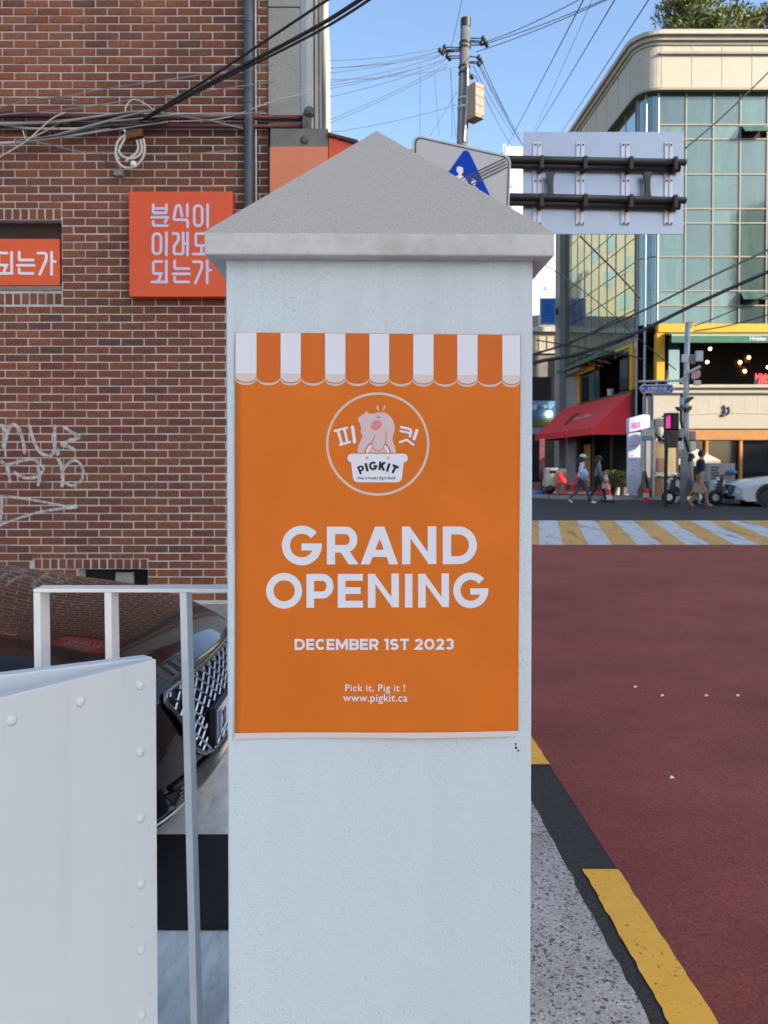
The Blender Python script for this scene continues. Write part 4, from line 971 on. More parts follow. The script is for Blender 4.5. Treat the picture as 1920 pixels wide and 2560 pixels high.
# ------------------------------------------------------------------ poles and road signs
UY = 15.0
up = thing('utility_pole', 'grey concrete utility pole with black cap and tangled wires behind the pyramid cap', 'utility pole', (px(1128, UY), UY, 0))
tp = pt(1164, 62, UY); bp = Vector((px(1128, UY), UY, 0)); dirp = (tp - bp)
MB().tube([bp, bp + dirp * .5, tp], [.15, .125, .097], 18).build('shaft', M['conc_pole'], up, smooth=True)
MB().tube([tp - Vector((0, 0, .06)), tp + Vector((.002, 0, .11))], .103, 18).build('pole_cap', M['black'], up)
def onp(v, du=0, dy=0): # a point on the pole axis at photo row v
    t = (v - 62) / (1180 - 62); p = tp + (bp - tp) * ((zz(v, UY) - tp.z) / (bp.z - tp.z)); return p + Vector((du * UY / FPX, dy, 0))
for v in (108, 120, 168, 184, 248, 270):
    MB().tube([onp(v) - Vector((0, 0, .018)), onp(v) + Vector((0, 0, .018))], .117, 16).build('band', M['black' if v < 200 else 'galv'], up)
for sgn, pts in ((-1, [(1112, 118), (1106, 132), (1118, 140), (1110, 128), (1124, 146), (1100, 126)]), (1, [(1208, 96), (1204, 108), (1217, 112), (1212, 104), (1197, 144), (1203, 154), (1197, 160), (1180, 192)])):
    for u, v in pts:
        m_ = MB().ball(pt(u, v, UY - .05), (.045, .045, .055), 8, 6); m_.tube([pt(u, v, UY - .05), onp(v - 5 + (u % 7))], .012, 5); m_.build('insulator', M['black'], up, smooth=True)
bxm = mat('beige_box', (.27, .22, .155), .6, var=.15, vscale=8)
c_ = pt(1186, 258, UY - .12); Mx = Matrix.Rotation(R(38), 3, 'Z')
bo_ = MB().box(c_, (.24, .30, .66), M=Mx).build('meter_box', bxm, up, bevel=.01)
MB().box(c_ + Mx @ Vector((.124, 0, .06)), (.006, .24, .46), M=Mx).build('box_label', mat('label_grey', (.45, .46, .46), .5), bo_)
MB().box(c_ + Mx @ Vector((.129, 0, .09)), (.004, .24, .05), M=Mx).build('label_stripe', mat('label_red', (.5, .16, .14), .5), bo_)
for k in range(4): MB().box(c_ + Mx @ Vector((0, -.152, -.26 + .17 * k)), (.20, .012, .02), M=Mx).build('box_rib', bxm, bo_)
MB().tube([onp(172, 6, -.12), onp(230, 8, -.13), onp(300, 6, -.12), onp(360, 3, -.13)], .022, 8).build('conduit', M['galv'], up)
def sag(a, b, s=.0, n=10):
    a, b = Vector(a), Vector(b); return [a.lerp(b, i / n) - Vector((0, 0, 4 * s * (i / n) * (1 - i / n))) for i in range(n + 1)]
def wire(a, b, s, r, label, group, m='pale_wire', name='overhead_wire'): return tag(MB().tube(sag(a, b, s), r * .72, 5).build(name, M[m], smooth=True), label, 'wire', group)
GL = 'thin overhead wire between the utility pole and the brick building corner'
for i, (u1, v1, u2, v2) in enumerate(((818, 152, 1100, 120), (830, 170, 1098, 128), (822, 170, 1110, 135), (820, 183, 1104, 128), (818, 208, 1100, 140), (822, 214, 1112, 150), (820, 222, 1120, 146), (818, 244, 1108, 156), (815, 303, 1120, 158), (812, 312, 1118, 166), (815, 333, 1140, 262), (818, 200, 1144, 168))):
    wire(pt(u1, v1, 12.5), pt(u2, v2, UY), .05, .0075, GL, 'wires left of the utility pole')
for u1, v1, u2, v2 in ((1085, 172, 1098, 340), (1125, 170, 1140, 345), (1128, 170, 1130, 345), (1142, 230, 1075, 340), (1050, 160, 1050, 335)):
    wire(pt(u1, v1, UY - .02), pt(u2, v2, UY - .02), 0, .006, 'drop wire hanging down beside the utility pole on its left', 'drop wires by the utility pole')
for u1, v1, u2, v2, t in ((1205, 108, 1440, 0, 'upper'), (1205, 112, 1560, -20, 'middle'), (1190, 130, 1540, -10, 'lower')):
    wire(pt(u1, v1, UY), pt(u2 + 60, v2 - 30, 12), .06, .011, t + ' wire fanning up from the utility pole towards the roof tree', 'wires right of the pole')
for u1, v1, u2, v2 in ((1183, 165, 1290, 345), (1195, 160, 1300, 350), (1205, 155, 1310, 370), (1188, 190, 1280, 365), (1200, 162, 1320, 380), (1206, 158, 1300, 340)):
    wire(pt(u1, v1, UY), pt(u2, v2, 30), .1, .010, 'slack wire running from the utility pole down behind the road sign', 'wires behind the road sign')
wire(pt(1163, -40, 11), pt(1128, 118, UY), .03, .007, 'single thin wire rising left of the utility pole cap', None)
for i, (u1, v1, u2, v2, t, r) in enumerate(((1255, 385, 1476, -35, 'first', .022), (1300, 400, 1500, -45, 'second, thinnest,', .010), (1310, 373, 1560, -40, 'third', .022), (1370, 378, 1650, -45, 'fourth', .022))):
    wire(pt(u1, v1, 36), pt(u2, v2, 9), .05, r * .55, t + ' of four steep overhead wires left of the glass building', 'steep overhead wires')
for i, (L, r, t) in enumerate((([(1270, 975), (1329, 911), (1450, 884), (1595, 830), (1750, 755), (1960, 662)], .060, 'thickest drooping trunk cable across the glass building'), ([(1300, 895), (1419, 858), (1600, 780), (1760, 700), (1960, 606)], .036, 'black cable above the thick trunk cable across the glass building'),
                  ([(1712, 372), (1810, 288), (1960, 143)], .024, 'single straight cable crossing the upper glass panes'), ([(1610, 900), (1560, 885), (1450, 868), (1340, 850)], .020, 'slack cable along the restaurant side front'),
                  ([(1735, 815), (1800, 790), (1960, 720)], .02, 'cable leaving the signal pole top to the upper right'), ([(1735, 828), (1830, 812), (1960, 775)], .02, 'second cable leaving the signal pole top, lower'), ([(1330, 640), (1420, 700), (1500, 760), (1600, 850), (1690, 925)], .014, 'thin cable sagging across the side facade glass'), ([(1450, 590), (1540, 680), (1600, 745)], .028, 'dark diagonal cable on the side facade below the road sign'))):
    Ys = [23.0 + .6 * math.sin(i * 2) for _ in L]
    cable([pt(u, v, y) for (u, v), y in zip(L, Ys)], r, 'black_cable', t, 'cable', None, 'street_cable', 6)
# end-of-zone sign
EY = 7.0
ez = thing('zone_sign', 'white road sign with blue children triangle crossed by black bars above the cap', 'road sign', (px(1095, EY), EY + .1, 0))
ax = (pt(1276, 370, EY) - pt(1033, 337, EY)); ax.y = .18; ax.normalize(); TLs = pt(1033, 335, EY)
ay = Vector((-.035, 0, -1)).normalized(); SW = .955
def es(s, t, l=0): return TLs + ax * (s * SW) + ay * (t * SW) + ax.cross(ay).normalized() * (-.0 - l) * 1.0
nz = ax.cross(ay).normalized()
if nz.y > 0: nz = -nz
def es(s, t, l=0.0): return TLs + ax * (s * SW) + ay * (t * SW) + nz * l
def rrect(s0, t0, s1, t1, r, n=6):
    P = []
    for cx, cy, a0 in ((s1 - r, t0 + r, -90), (s1 - r, t1 - r, 0), (s0 + r, t1 - r, 90), (s0 + r, t0 + r, 180)):
        P += [(cx + r * math.cos(R(a0 + 90 * k / n)), cy + r * math.sin(R(a0 + 90 * k / n))) for k in range(n + 1)]
    return P
M['sign_face'] = mat('sign_face', (.52, .52, .53), .6, spec=.3); M['sign_back'] = mat('sign_edge', (.50, .53, .50), .5); M['sign_blue'] = mat('sign_blue', (.002, .055, .46), .7, spec=.15); M['sign_ink'] = mat('sign_ink', (.03, .045, .05), .5)
SH = 1.42
MB().prism([es(*p, 0) for p in rrect(0, 0, 1, SH, .07)], -nz * .012).build('sign_plate', M['sign_back'], ez)
MB().poly([es(*p, .002) for p in rrect(.018, .018, .982, SH - .018, .06)]).build('sign_border', M['sign_ink'], ez)
MB().poly([es(*p, .004) for p in rrect(.034, .034, .966, SH - .034, .05)]).build('sign_face', M['sign_face'], ez)
tri = arc(.535, .088, .042, .042, 210, 330, 8) + arc(.885, .655, .042, .042, -30, 90, 8) + arc(.185, .655, .042, .042, 90, 210, 8)
MB().poly([es(*p, .006) for p in tri]).build('blue_triangle', M['sign_blue'], ez)
fg = MB(); fg.poly([es(*p, .008) for p in rrect(.445, .215, .510, .280, .02)])
fg.poly([es(*p, .008) for p in [(0.467, .275), (0.492, .275), (0.497, .295), (0.547, .325), (0.587, .40), (0.562, .41), (0.537, .37), (0.532, .60), (0.442, .60), (0.442, .37), (0.417, .42), (0.397, .41), (0.417, .33), (0.462, .30)]])
fg.poly([es(*p, .008) for p in arc(.62, .335, .026, .030, 0, 360, 16)[:-1]])
fg.poly([es(*p, .008) for p in [(0.607, .372), (0.632, .372), (0.672, .39), (0.702, .46), (0.697, .475), (0.677, .47), (0.657, .42), (0.657, .60), (0.592, .60), (0.592, .42), (0.572, .46), (0.552, .45), (0.572, .39)]])
fg.build('figure_symbol', M['letter_white'], ez)
for k in range(4): MB().poly([es(*p, .010) for p in stroke2([(.952 + .008 * (k - 1.5), .035 + .028 * k), (.30 + .008 * (k - 1.5), .47 + .028 * k)], .012)[0]]).build('black_bar', M['sign_ink'], ez)
MB().tube([es(.26, .06, -.06), es(.26, .06, -.06) - Vector((0, 0, es(.26, .06).z))], .035, 12).build('post', M['galv'], ez, smooth=True)
# rear of the big direction sign
DY = 10.0
dsg = thing('direction_sign', 'back of a large aluminium road sign carried on two dark double pipes', 'road sign', (px(1027, DY), DY - .12, 0))
M['alu'] = mat('aluminium_sheet', (.40, .44, .50), .34, .45, var=.08, vscale=2); M['channel'] = mat('channel', (.66, .68, .74), .4, .2); M['pipe_dark'] = mat('dark_pipe', (.055, .058, .06), .5, .3, var=.3, vscale=3)
a = pt(1308, 330, DY); b = pt(1708, 585, DY)
MB().bx(a.x, b.x, DY, DY + .02, b.z, a.z).build('sign_sheet', M['alu'], dsg)
for xq in (1160, 1253, 1350, 1444):
    for du in (-5, 5):
        cc = q(xq + du, 308, DY); c2 = q(xq + du, 486, DY)
        MB().bx(cc.x - .024, cc.x + .024, DY - .02, DY - .002, c2.z, cc.z).build('channel', M['channel'], dsg)
        for yq in (312, 390, 482):
            MB().ball(q(xq + du + 2, yq, DY - .034), .012, 6, 4).build('bolt', M['pipe_dark'], dsg)
for y0, y1 in ((355, 360), (434, 441)):
    for dz, dy, xe in ((0, -.14, 1472), (-.055, -.07, 1464)):
        a0 = q(886, y0 - 7, DY) + Vector((0, dy, dz)); a1 = q(xe, y1, DY) + Vector((0, dy, dz))
        MB().tube([a0, a1], .043, 12).build('support_pipe', M['pipe_dark'], dsg, smooth=True)
    for xq in (1164, 1257, 1354, 1448):
        cc = q(xq, y0 + (y1 - y0) * (xq - 886) / 586, DY) + Vector((0, -.11, -.03)); MB().box(cc, (.05, .19, .17)).build('clamp', mat('rusty_clamp', (.07, .05, .045), .7, .2) if 'rusty' not in M else M['rusty'], dsg, bevel=.008)
for xq in (1190, 1400):
    P = [(-.06, 371), (.06, 371), (.035, 385), (.03, 400), (.035, 418), (.06, 430), (-.06, 430), (-.035, 418), (-.03, 400), (-.035, 385)]
    MB().prism([q(xq, y, DY - .13) + Vector((x, 0, 0)) for x, y in P], (0, .05, 0)).build('spacer', M['pipe_dark'], dsg)
mxp = px(1027, DY); MB().tube([(mxp, DY - .12, 0), (mxp, DY - .12, q(1020, 345, DY).z + .05)], .10, 18).build('mast', M['galv'], dsg, smooth=True)

# ------------------------------------------------------------------ glass corner building
FY = 32.0; XC = px(1640, FY); RX = 24.0
def glassmat(name, tint, rough, mixf, var):
    m, h_ = empty_mat(name, .3); h_.p.inputs['Roughness'].default_value = .35
    oi = h_.new('ShaderNodeObjectInfo').outputs['Random']
    c = h_.mix(oi, tuple(x * (1 - var) for x in tint), tuple(x * (1 + var) for x in tint))
    mp = h_.new('ShaderNodeMapping'); mp.inputs['Scale'].default_value = (2.5, 2.5, .6); h_.link(h_.tc.outputs['Object'], mp.inputs[0])
    ad = h_.new('ShaderNodeVectorMath'); ad.operation = 'ADD'; oil = h_.new('ShaderNodeObjectInfo'); h_.link(mp.outputs[0], ad.inputs[0]); h_.link(oil.outputs['Location'], ad.inputs[1])
    f = h_.ramp(h_.noise(1.1, 4, .6, ad.outputs[0]), [(.35, (.62, .62, .62)), (.7, (1.25, 1.25, 1.25))]); c = h_.mix(1.0, c, f, 'MULTIPLY')
    h_.link(c, h_.p.inputs['Base Color'])
    gl = h_.new('ShaderNodeBsdfGlossy'); gl.inputs['Roughness'].default_value = rough; gl.inputs['Color'].default_value = (.55, .66, .60, 1)
    h_.link(h_.bump(h_.noise(1.2, 2), .04, .05), gl.inputs['Normal'])
    mx = h_.new('ShaderNodeMixShader'); mx.inputs[0].default_value = mixf
    out = h_.n.nodes['Material Output']; h_.link(h_.p.outputs[0], mx.inputs[1]); h_.link(gl.outputs[0], mx.inputs[2]); h_.link(mx.outputs[0], out.inputs[0]); return m
M['glass_front'] = glassmat('teal_glass', (.036, .085, .066), .06, .18, .42); M['glass_side'] = glassmat('side_glass', (.075, .085, .06), .02, .60, .2)
M['glass_corner'] = glassmat('corner_glass', (.02, .055, .075), .02, .35, .1); M['glass_vent'] = glassmat('vent_glass', (.085, .16, .125), .05, .18, .15)
M['cream'] = mat('cream_cladding', (.47, .41, .32), .65, var=.06, vscale=2); M['mull'] = mat('mullion', (.30, .26, .19), .5, .2)
M['mould'] = mat('moulding', (.47, .42, .33), .6, var=.12, vscale=4); M['yellow'] = mat('yellow_frame', (.72, .36, .012), .5, var=.08, vscale=2)
M['green_aw'] = mat('green_awning', (.045, .16, .095), .7, var=.15, vscale=3); M['red_aw'] = mat('red_awning', (.78, .030, .040), .7, var=.12, vscale=1.5)
M['orange_wood'] = mat('orange_wood', (.52, .22, .06), .55, var=.2, vscale=3); M['grey_pier'] = mat('grey_pier', (.30, .28, .26), .7, var=.15, vscale=3)
gb = thing('glass_building', 'green glass corner building with cream rounded parapet above the restaurant', 'building', (XC, FY, 0))
Yz = lambda v: zz(v, FY)
RAD = .62; lx = XC - RAD; ly = FY + RAD
wdir = Vector((-.043, 1, 0)).normalized(); LEN = 11.9
def side(s, off=0.0): return Vector((lx - off, ly, 0)) + wdir * s        # point on the side facade, off = out towards the street
def outline(off=0.0, n=10):
    P = [Vector((RX, FY - off, 0))]
    P += [Vector((XC + (RAD + off) * math.cos(R(a)), ly + (RAD + off) * math.sin(R(a)), 0)) for a in [270 - 90 * k / n for k in range(n + 1)]]
    P += [side(LEN, off)]
    return P
def band(off, za, zb, back=.35):
    o_ = outline(off); i_ = outline(off - back); m_ = MB(); n_ = len(o_)
    V = [p + Vector((0, 0, za)) for p in o_] + [p + Vector((0, 0, zb)) for p in o_] + [p + Vector((0, 0, za)) for p in i_] + [p + Vector((0, 0, zb)) for p in i_]
    F = []
    for i in range(n_ - 1):
        F += [(i, i + 1, n_ + i + 1, n_ + i), (2 * n_ + i + 1, 2 * n_ + i, 3 * n_ + i, 3 * n_ + i + 1), (n_ + i, n_ + i + 1, 3 * n_ + i + 1, 3 * n_ + i), (i + 1, i, 2 * n_ + i, 2 * n_ + i + 1)]
    F += [(0, n_, 3 * n_, 2 * n_), (n_ - 1, 2 * n_ - 1, 4 * n_ - 1, 3 * n_ - 1)]
    m_.add(V, F); return m_
zG1, zP0, zP1 = Yz(229), Yz(229), Yz(122)
band(.28, zP0, zP1).build('parapet', M['cream'], gb)
for za, zb, off in ((Yz(122), Yz(114), .34), (Yz(114), Yz(104), .46), (Yz(104), Yz(93), .60)): band(off, za + .002, zb, .6).build('cornice', M['mould'], gb)
band(.30, zP0 - .06, zP0 + .04).build('soffit_trim', M['mull'], gb)
for v in (145, 186): band(.284, Yz(v) - .018, Yz(v) + .018, .05).build('panel_joint', M['mould'], gb)
jm = MB().box((0, 0, 0), (.03, .02, zP1 - zP0 - .05)).mesh('panel_joint', M['mould'])
for k in range(9):
    for p, rz in ((Vector((XC + .05 + 1.245 * k, FY - .282, (zP0 + zP1) / 2)), 0),):
        o = bpy.data.objects.new('panel_joint', jm); COL.objects.link(o); o.parent = gb; o.location = p - gb.location
for k in range(6):
    o = bpy.data.objects.new('panel_joint', jm); COL.objects.link(o); o.parent = gb; p = side(.2 + 1.5 * k, .282); p.z = (zP0 + zP1) / 2; o.location = p - gb.location; o.rotation_euler = (0, 0, R(90))
# body core behind the glass
core = MB(); co = [p + Vector((0, 0, 0)) for p in outline(-.45)]
core.prism([p + Vector((0, 0, Yz(815))) for p in co] + [Vector((RX, FY + 12, Yz(815)))], (0, 0, zP1 - .4 - Yz(815))); core.build('building_core', M['grey_pier'], gb)
MB().bx(lx + 2.0, RX, FY + 3.4, FY + 12, 0, Yz(815) - .02).build('ground_core', M['dark'], gb)
# panes
cw = 67.3 / FPX * FY; RV = [229, 312, 348, 436, 522, 558, 642, 727, 764, 811]
pc = {}
def pane_mesh(w_, h__, m_):
    k = (round(w_, 3), round(h__, 3), m_)
    if k not in pc: pc[k] = MB().box((0, 0, 0), (w_, .03, h__)).mesh('pane', M[m_])
    return pc[k]
for i in range(11):
    xa = XC + .03 + cw * i
    if xa + cw > RX: break
    for j in range(9):
        zb_, za_ = Yz(RV[j]), Yz(RV[j + 1]); ventrow = j in (1, 4, 7)
        openw = (j == 1 and i in (3, 7)) or (j == 7 and i in (3, 6))
        o = bpy.data.objects.new('pane', pane_mesh(cw - .07, zb_ - za_ - .07, 'glass_vent' if (ventrow and i % 2 == 0) or openw else 'glass_front')); COL.objects.link(o); o.parent = gb
        o.location = Vector((xa + cw / 2, FY + .03, (za_ + zb_) / 2)) - gb.location
        if openw:
            o.rotation_euler = (R(-42), 0, 0); o.location += Vector((0, -.02 - (zb_ - za_) * .33, (zb_ - za_) * .13))
            MB().bx(xa + .05, xa + cw - .05, FY + .10, FY + .12, za_ + .04, zb_ - .04).build('open_vent', M['dark'], gb)
        elif rng.random() < .25 and not ventrow:
            MB().bx(xa + .1 + rng.random() * .3, xa + cw - .1, FY + .060, FY + .075, za_ + .05, za_ + (zb_ - za_) * rng.uniform(.4, .7)).build('blind', M['grey_pier'], gb)
for i in range(12):
    xa = XC + .03 + cw * i
    if xa < RX: MB().bx(xa - .028, xa + .028, FY - .035, FY + .044, Yz(811), Yz(230)).build('mullion', M['mull'], gb)
for v in RV[1:-1]: MB().bx(XC + .06, RX, FY - .025, FY + .034, Yz(v) - .026, Yz(v) + .026).build('transom', M['mull'], gb)
cg = MB(); n_ = 8
for k in range(n_):
    a0, a1 = R(270 - 90 * k / n_ - .6), R(270 - 90 * (k + 1) / n_ + .6)
    f = lambda a, r_: Vector((XC + r_ * math.cos(a), ly + r_ * math.sin(a), 0))
    p0, p1 = f(a0, RAD), f(a1, RAD)
    for (va, vb) in ((229, 436), (436, 642), (642, 811)):
        m_ = MB(); m_.prism([p0 + Vector((0, 0, Yz(vb) + .02)), p1 + Vector((0, 0, Yz(vb) + .02)), p1 + Vector((0, 0, Yz(va) - .02)), p0 + Vector((0, 0, Yz(va) - .02))], (.02, .02, 0)); m_.build('corner_pane', M['glass_corner'], gb)
for a in (270, 225, 180): p = f(R(a), RAD + .01); MB().tube([p + Vector((0, 0, 2)), p + Vector((0, 0, Yz(230)))], .05, 8).build('corner_mullion', M['trim_g'], gb)
sw_ = 10.75 / 9
for i in range(9):
    for j, (va, vb) in enumerate(((229, 312), (312, 370), (370, 436), (436, 522), (522, 580), (580, 642), (642, 700), (700, 764), (764, 830), (830, 872))):
        zb_, za_ = Yz(va), Yz(vb)
        o = bpy.data.objects.new('side_pane', pane_mesh(sw_ - .05, zb_ - za_ - .05, 'glass_side')); COL.objects.link(o); o.parent = gb
        p = side((i + .5) * sw_ + .25, .0); p.z = (za_ + zb_) / 2; o.location = p - gb.location; o.rotation_euler = (0, 0, math.atan2(wdir.y, wdir.x) + rng.uniform(-.004, .004))
for i in range(10):
    p = side(i * sw_ + .25, .02); MB().box(p + Vector((0, 0, (Yz(872) + Yz(230)) / 2)), (.035, .035, Yz(230) - Yz(872))).build('side_mullion', M['mull'], gb)
p = side(11.4, .06); MB().box(p + Vector((0, 0, Yz(230) / 2)), (.5, .75, Yz(230)), rz=math.atan2(wdir.x, -wdir.y)).build('end_pier', M['grey_pier'], gb)
MB().tube([side(11.75, .30), side(11.75, .30) + Vector((0, 0, Yz(240)))], .07, 8).build('drainpipe', M['mould'], gb)
# second floor front: yellow beam, green awning, dark open room with lamps
zy0, zy1 = Yz(834), Yz(812)
MB().bx(XC - .05, RX, FY - .30, FY + .04, zy0, zy1 - .006).build('yellow_beam', M['yellow'], gb, bevel=.02)
MB().bx(XC - .08, XC + .24, FY - .26, FY + .10, Yz(955), zy0 - .004).build('yellow_post', M['yellow'], gb)
ga = MB(); x0_ = px(1692, FY - .9)
ga.prism([(x0_ - .3, FY - .30, zy0 - .02), (x0_ - .3, FY - 1.05, Yz(846)), (x0_ - .3, FY - 1.05, Yz(866)), (x0_ - .3, FY - 1.0, Yz(866)), (x0_ - .3, FY - 1.0, Yz(848) - .02), (x0_ - .3, FY - .30, zy0 - .09)], (RX - x0_, 0, 0))
gao = ga.build('green_awning', M['green_aw'], gb)
MB().bx(x0_ - .3, RX - .3, FY - 1.058, FY - 1.052, Yz(850), Yz(846)).build('awning_hem', M['cream'], gao)
tx = MB(); u0 = 1872
fit_text(tx, lambda x, y: Vector((px(x, FY - 1.06), FY - 1.062, Yz(y))), 'Hidden Track', 1872, 1952, 861, None, .01); tx.build('awning_lettering', M['letter_white'], gao)
z2a, z2b = Yz(962), zy0
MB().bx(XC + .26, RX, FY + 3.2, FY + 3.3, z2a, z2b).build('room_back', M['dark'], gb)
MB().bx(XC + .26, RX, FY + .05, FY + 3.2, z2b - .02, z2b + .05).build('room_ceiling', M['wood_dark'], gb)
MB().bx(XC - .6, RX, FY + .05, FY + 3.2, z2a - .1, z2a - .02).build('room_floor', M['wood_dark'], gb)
for u, v, dy in ((1775, 872, 1.5), (1768, 905, 2.5), (1920, 918, 2.0)):
    MB().ball(pt(u, v, FY + dy), .07).build('downlight', mat('lamp_warm', (1, .8, .5), .5, emit=((1, .72, .38), 6)), gb)
M['lamp_glow'] = mat('pendant_glow', (1, .6, .25), .5, emit=((1, .55, .2), 5)); M['lamp_shade'] = mat('pendant_shade', (.22, .09, .02), .5)
for u, v in ((1846, 908), (1868, 896), (1858, 930)):
    c_ = pt(u, v, FY + 1.2); l_ = MB().ball(c_, (.16, .16, .22), 10, 8).build('pendant_lamp', M['lamp_shade'], gb, smooth=True); MB().ball(c_ + Vector((0, -.15, .02)), .075).build('bulb', M['lamp_glow'], l_, smooth=True); MB().tube([c_ + Vector((0, 0, .2)), Vector((c_.x, c_.y, z2b))], .01, 4).build('lamp_cord', M['black'], l_)
for x_, zc in ((XC + .75, .0),):
    MB().bx(XC + .5, XC + .95, FY - .02, FY + .03, z2a, z2b - .15).build('open_sash', M['glass_corner'], gb); MB().bx(px(1673, FY), px(1690, FY), FY + .3, FY + .5, z2a, Yz(922)).build('radiator', M['grey_pier'], gb)
led = MB(); fit_text(led, lambda x, y: Vector((px(x, FY), FY + .2, Yz(y))), 'Hidden', 1893, 1948, 946, None, .015); fit_text(led, lambda x, y: Vector((px(x, FY), FY + .2, Yz(y))), '(Free', 1901, 1945, 961, None, .015)
led.build('led_lettering', mat('led_red', (1, .05, .03), .5, emit=((1, .02, .03), 2.5)), gb); MB().bx(px(1890, FY), px(1955, FY), FY + .22, FY + .3, Yz(964), Yz(936)).build('led_panel', M['black'], gb)
# first floor fascia with arch lines
xf0 = px(1628, FY)
MB().bx(xf0, RX, FY - .34, FY + .04, Yz(985), Yz(963)).build('sill_cornice', M['cream'], gb, bevel=.03); MB().bx(xf0 - .1, RX, FY - .46, FY + .03, Yz(972), Yz(964) - .002).build('sill_cornice', M['cream'], gb, bevel=.02)
MB().bx(xf0, RX, FY - .22, FY + .03, Yz(1072), Yz(985) - .004).build('fascia', M['cream'], gb)
jl = M['mould']
cxA = px(1826, FY)
for k in range(-4, 9):
    x_ = cxA + k * 30.5 / FPX * FY; 
    if x_ < xf0 + .2: continue
    zb_ = Yz(1034) - .018 * ((x_ - cxA) ** 2)
    MB().bx(x_ - .018, x_ + .018, FY - .224, FY - .215, max(zb_, Yz(1062)), Yz(987)).build('fascia_joint', jl, gb)
arcp = [Vector((cxA + t, FY - .222, Yz(1034) - .018 * t * t)) for t in [-3.2 + .3 * k for k in range(28)]]
MB().tube(arcp, .018, 4).build('fascia_arch', jl, gb)
for v, ua, ub in ((1015, 1632, 1700),): MB().bx(px(ua, FY), px(ub, FY), FY - .224, FY - .215, Yz(v) - .015, Yz(v) + .015).build('fascia_joint', jl, gb)
em = MB(); ec = pt(1812, 1024, FY - .25)
em.ball(ec + Vector((.02, 0, -.10)), (.11, .06, .16)); em.ball(ec + Vector((-.02, 0, .11)), (.07, .05, .09)); em.tube([ec + Vector((.10, 0, -.2)), ec + Vector((.18, 0, -.05)), ec + Vector((.15, 0, .10)), ec + Vector((.08, 0, .06))], [.05, .07, .06, .03], 8); em.ball(ec + Vector((-.06, 0, -.23)), (.12, .05, .06))
em.build('wall_emblem', mat('emblem', (.09, .09, .11), .5), gb, smooth=True)
MB().bx(px(1716, FY), RX, FY - .20, FY + .02, Yz(1100), Yz(1075)).build('wood_header', M['orange_wood'], gb)
for u in (1630, 1652, 1760, 1845, 1935, 2020): MB().bx(px(u, FY), px(u + 7, FY), FY - .16, FY + .02, .1, Yz(1100) - .004).build('wood_post', M['orange_wood'], gb)
for u in (1660, 1767, 1852, 1942): MB().bx(px(u + 1, FY), px(u + (75 if u != 1660 else 98), FY), FY, FY + .03, .6, Yz(1102)).build('shop_window', M['glass_dark'], gb)
MB().bx(px(1640, FY), RX, FY - .06, FY + .02, .1, .6).build('stall_riser', M['orange_wood'], gb)
MB().bx(xf0 - .25, xf0 - .02, FY - .1, FY + .4, .1, Yz(990)).build('corner_pier', M['grey_pier'], gb)
# side facade lower floors: yellow framed opening, green awning, red awning, dark shop
def sbox(name, s0, s1, o0, o1, za, zb, m_, parent=gb, bevel=0):
    P = [side(s0, o0), side(s1, o0), side(s1, o1), side(s0, o1)]; mm = MB(); mm.prism([p + Vector((0, 0, za)) for p in P], (0, 0, zb - za)); return mm.build(name, M[m_], parent, bevel=bevel)
zs0, zs1 = 4.55, 6.55
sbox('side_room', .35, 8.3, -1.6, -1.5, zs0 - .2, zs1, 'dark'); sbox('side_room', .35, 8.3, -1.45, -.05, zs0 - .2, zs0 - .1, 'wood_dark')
sbox('yellow_post', .30, .62, -.06, .10, zs0, zs1, 'yellow'); sbox('yellow_post', 8.0, 8.25, -.06, .10, zs0 - .5, zs1, 'yellow'); sbox('yellow_beam', .62, 8.0, -.05, .09, zs1 - .12, zs1, 'yellow'); sbox('yellow_beam', 5.2, 7.99, .11, .2, zs1 - .55, zs1 - .2, 'yellow')
sbox('window_sash', .9, 1.9, .02, .07, zs0 + .1, zs1 - .5, 'glass_corner'); sbox('window_sash', 4.9, 5.6, -.02, .04, zs0, zs1 - .3, 'glass_corner'); sbox('window_sash', 6.6, 7.9, -.04, .02, zs0, zs1 - .6, 'glass_dark'); sbox('window_sash', 5.7, 6.5, -.04, .02, zs0, zs1 - .6, 'glass_vent')
mm = MB(); P = [side(2.6, 0) + Vector((0, 0, zs1 + .05)), side(2.6, .85) + Vector((0, 0, zs1 - .12)), side(2.6, .85) + Vector((0, 0, zs1 - .30)), side(2.6, 0) + Vector((0, 0, zs1 - .10))]; mm.prism(P, wdir * 7.0); mm.build('green_awning', M['green_aw'], gb)
sbox('awning_cover', 6.4, 8.6, .15, .6, zs1 - .42, zs1 - .22, 'trim_w', bevel=.05)
for k, s in enumerate((3.3, 4.4)): MB().tube([side(s, .0) + Vector((0, 0, zs1 - .5)), side(s + .3, .8) + Vector((0, 0, zs1 - .25))], .02, 5).build('awning_arm', M['trim_w'], gb)
pot = MB(); pc_ = side(3.6, -.1); pot.tube([pc_ + Vector((0, 0, zs0 - .1)), pc_ + Vector((0, 0, zs0 + .32))], [.12, .17], 10); pot.build('flower_pot', M['trim_w'], gb)
sbox('sill_band', .3, 8.3, -.06, .10, zs0 - .22, zs0 - .02, 'wood_mid')
ra = MB(); zt_, zbq = 4.42, 2.86; oq = 1.75
ra.quad(side(.45, .06) + Vector((0, 0, zt_)), side(10.7, .06) + Vector((0, 0, zt_)), side(10.7, oq) + Vector((0, 0, zbq)), side(.45, oq) + Vector((0, 0, zbq)))
ra.quad(side(.45, oq) + Vector((0, 0, zbq)), side(10.7, oq) + Vector((0, 0, zbq)), side(10.7, oq) + Vector((0, 0, zbq - .26)), side(.45, oq) + Vector((0, 0, zbq - .26)))
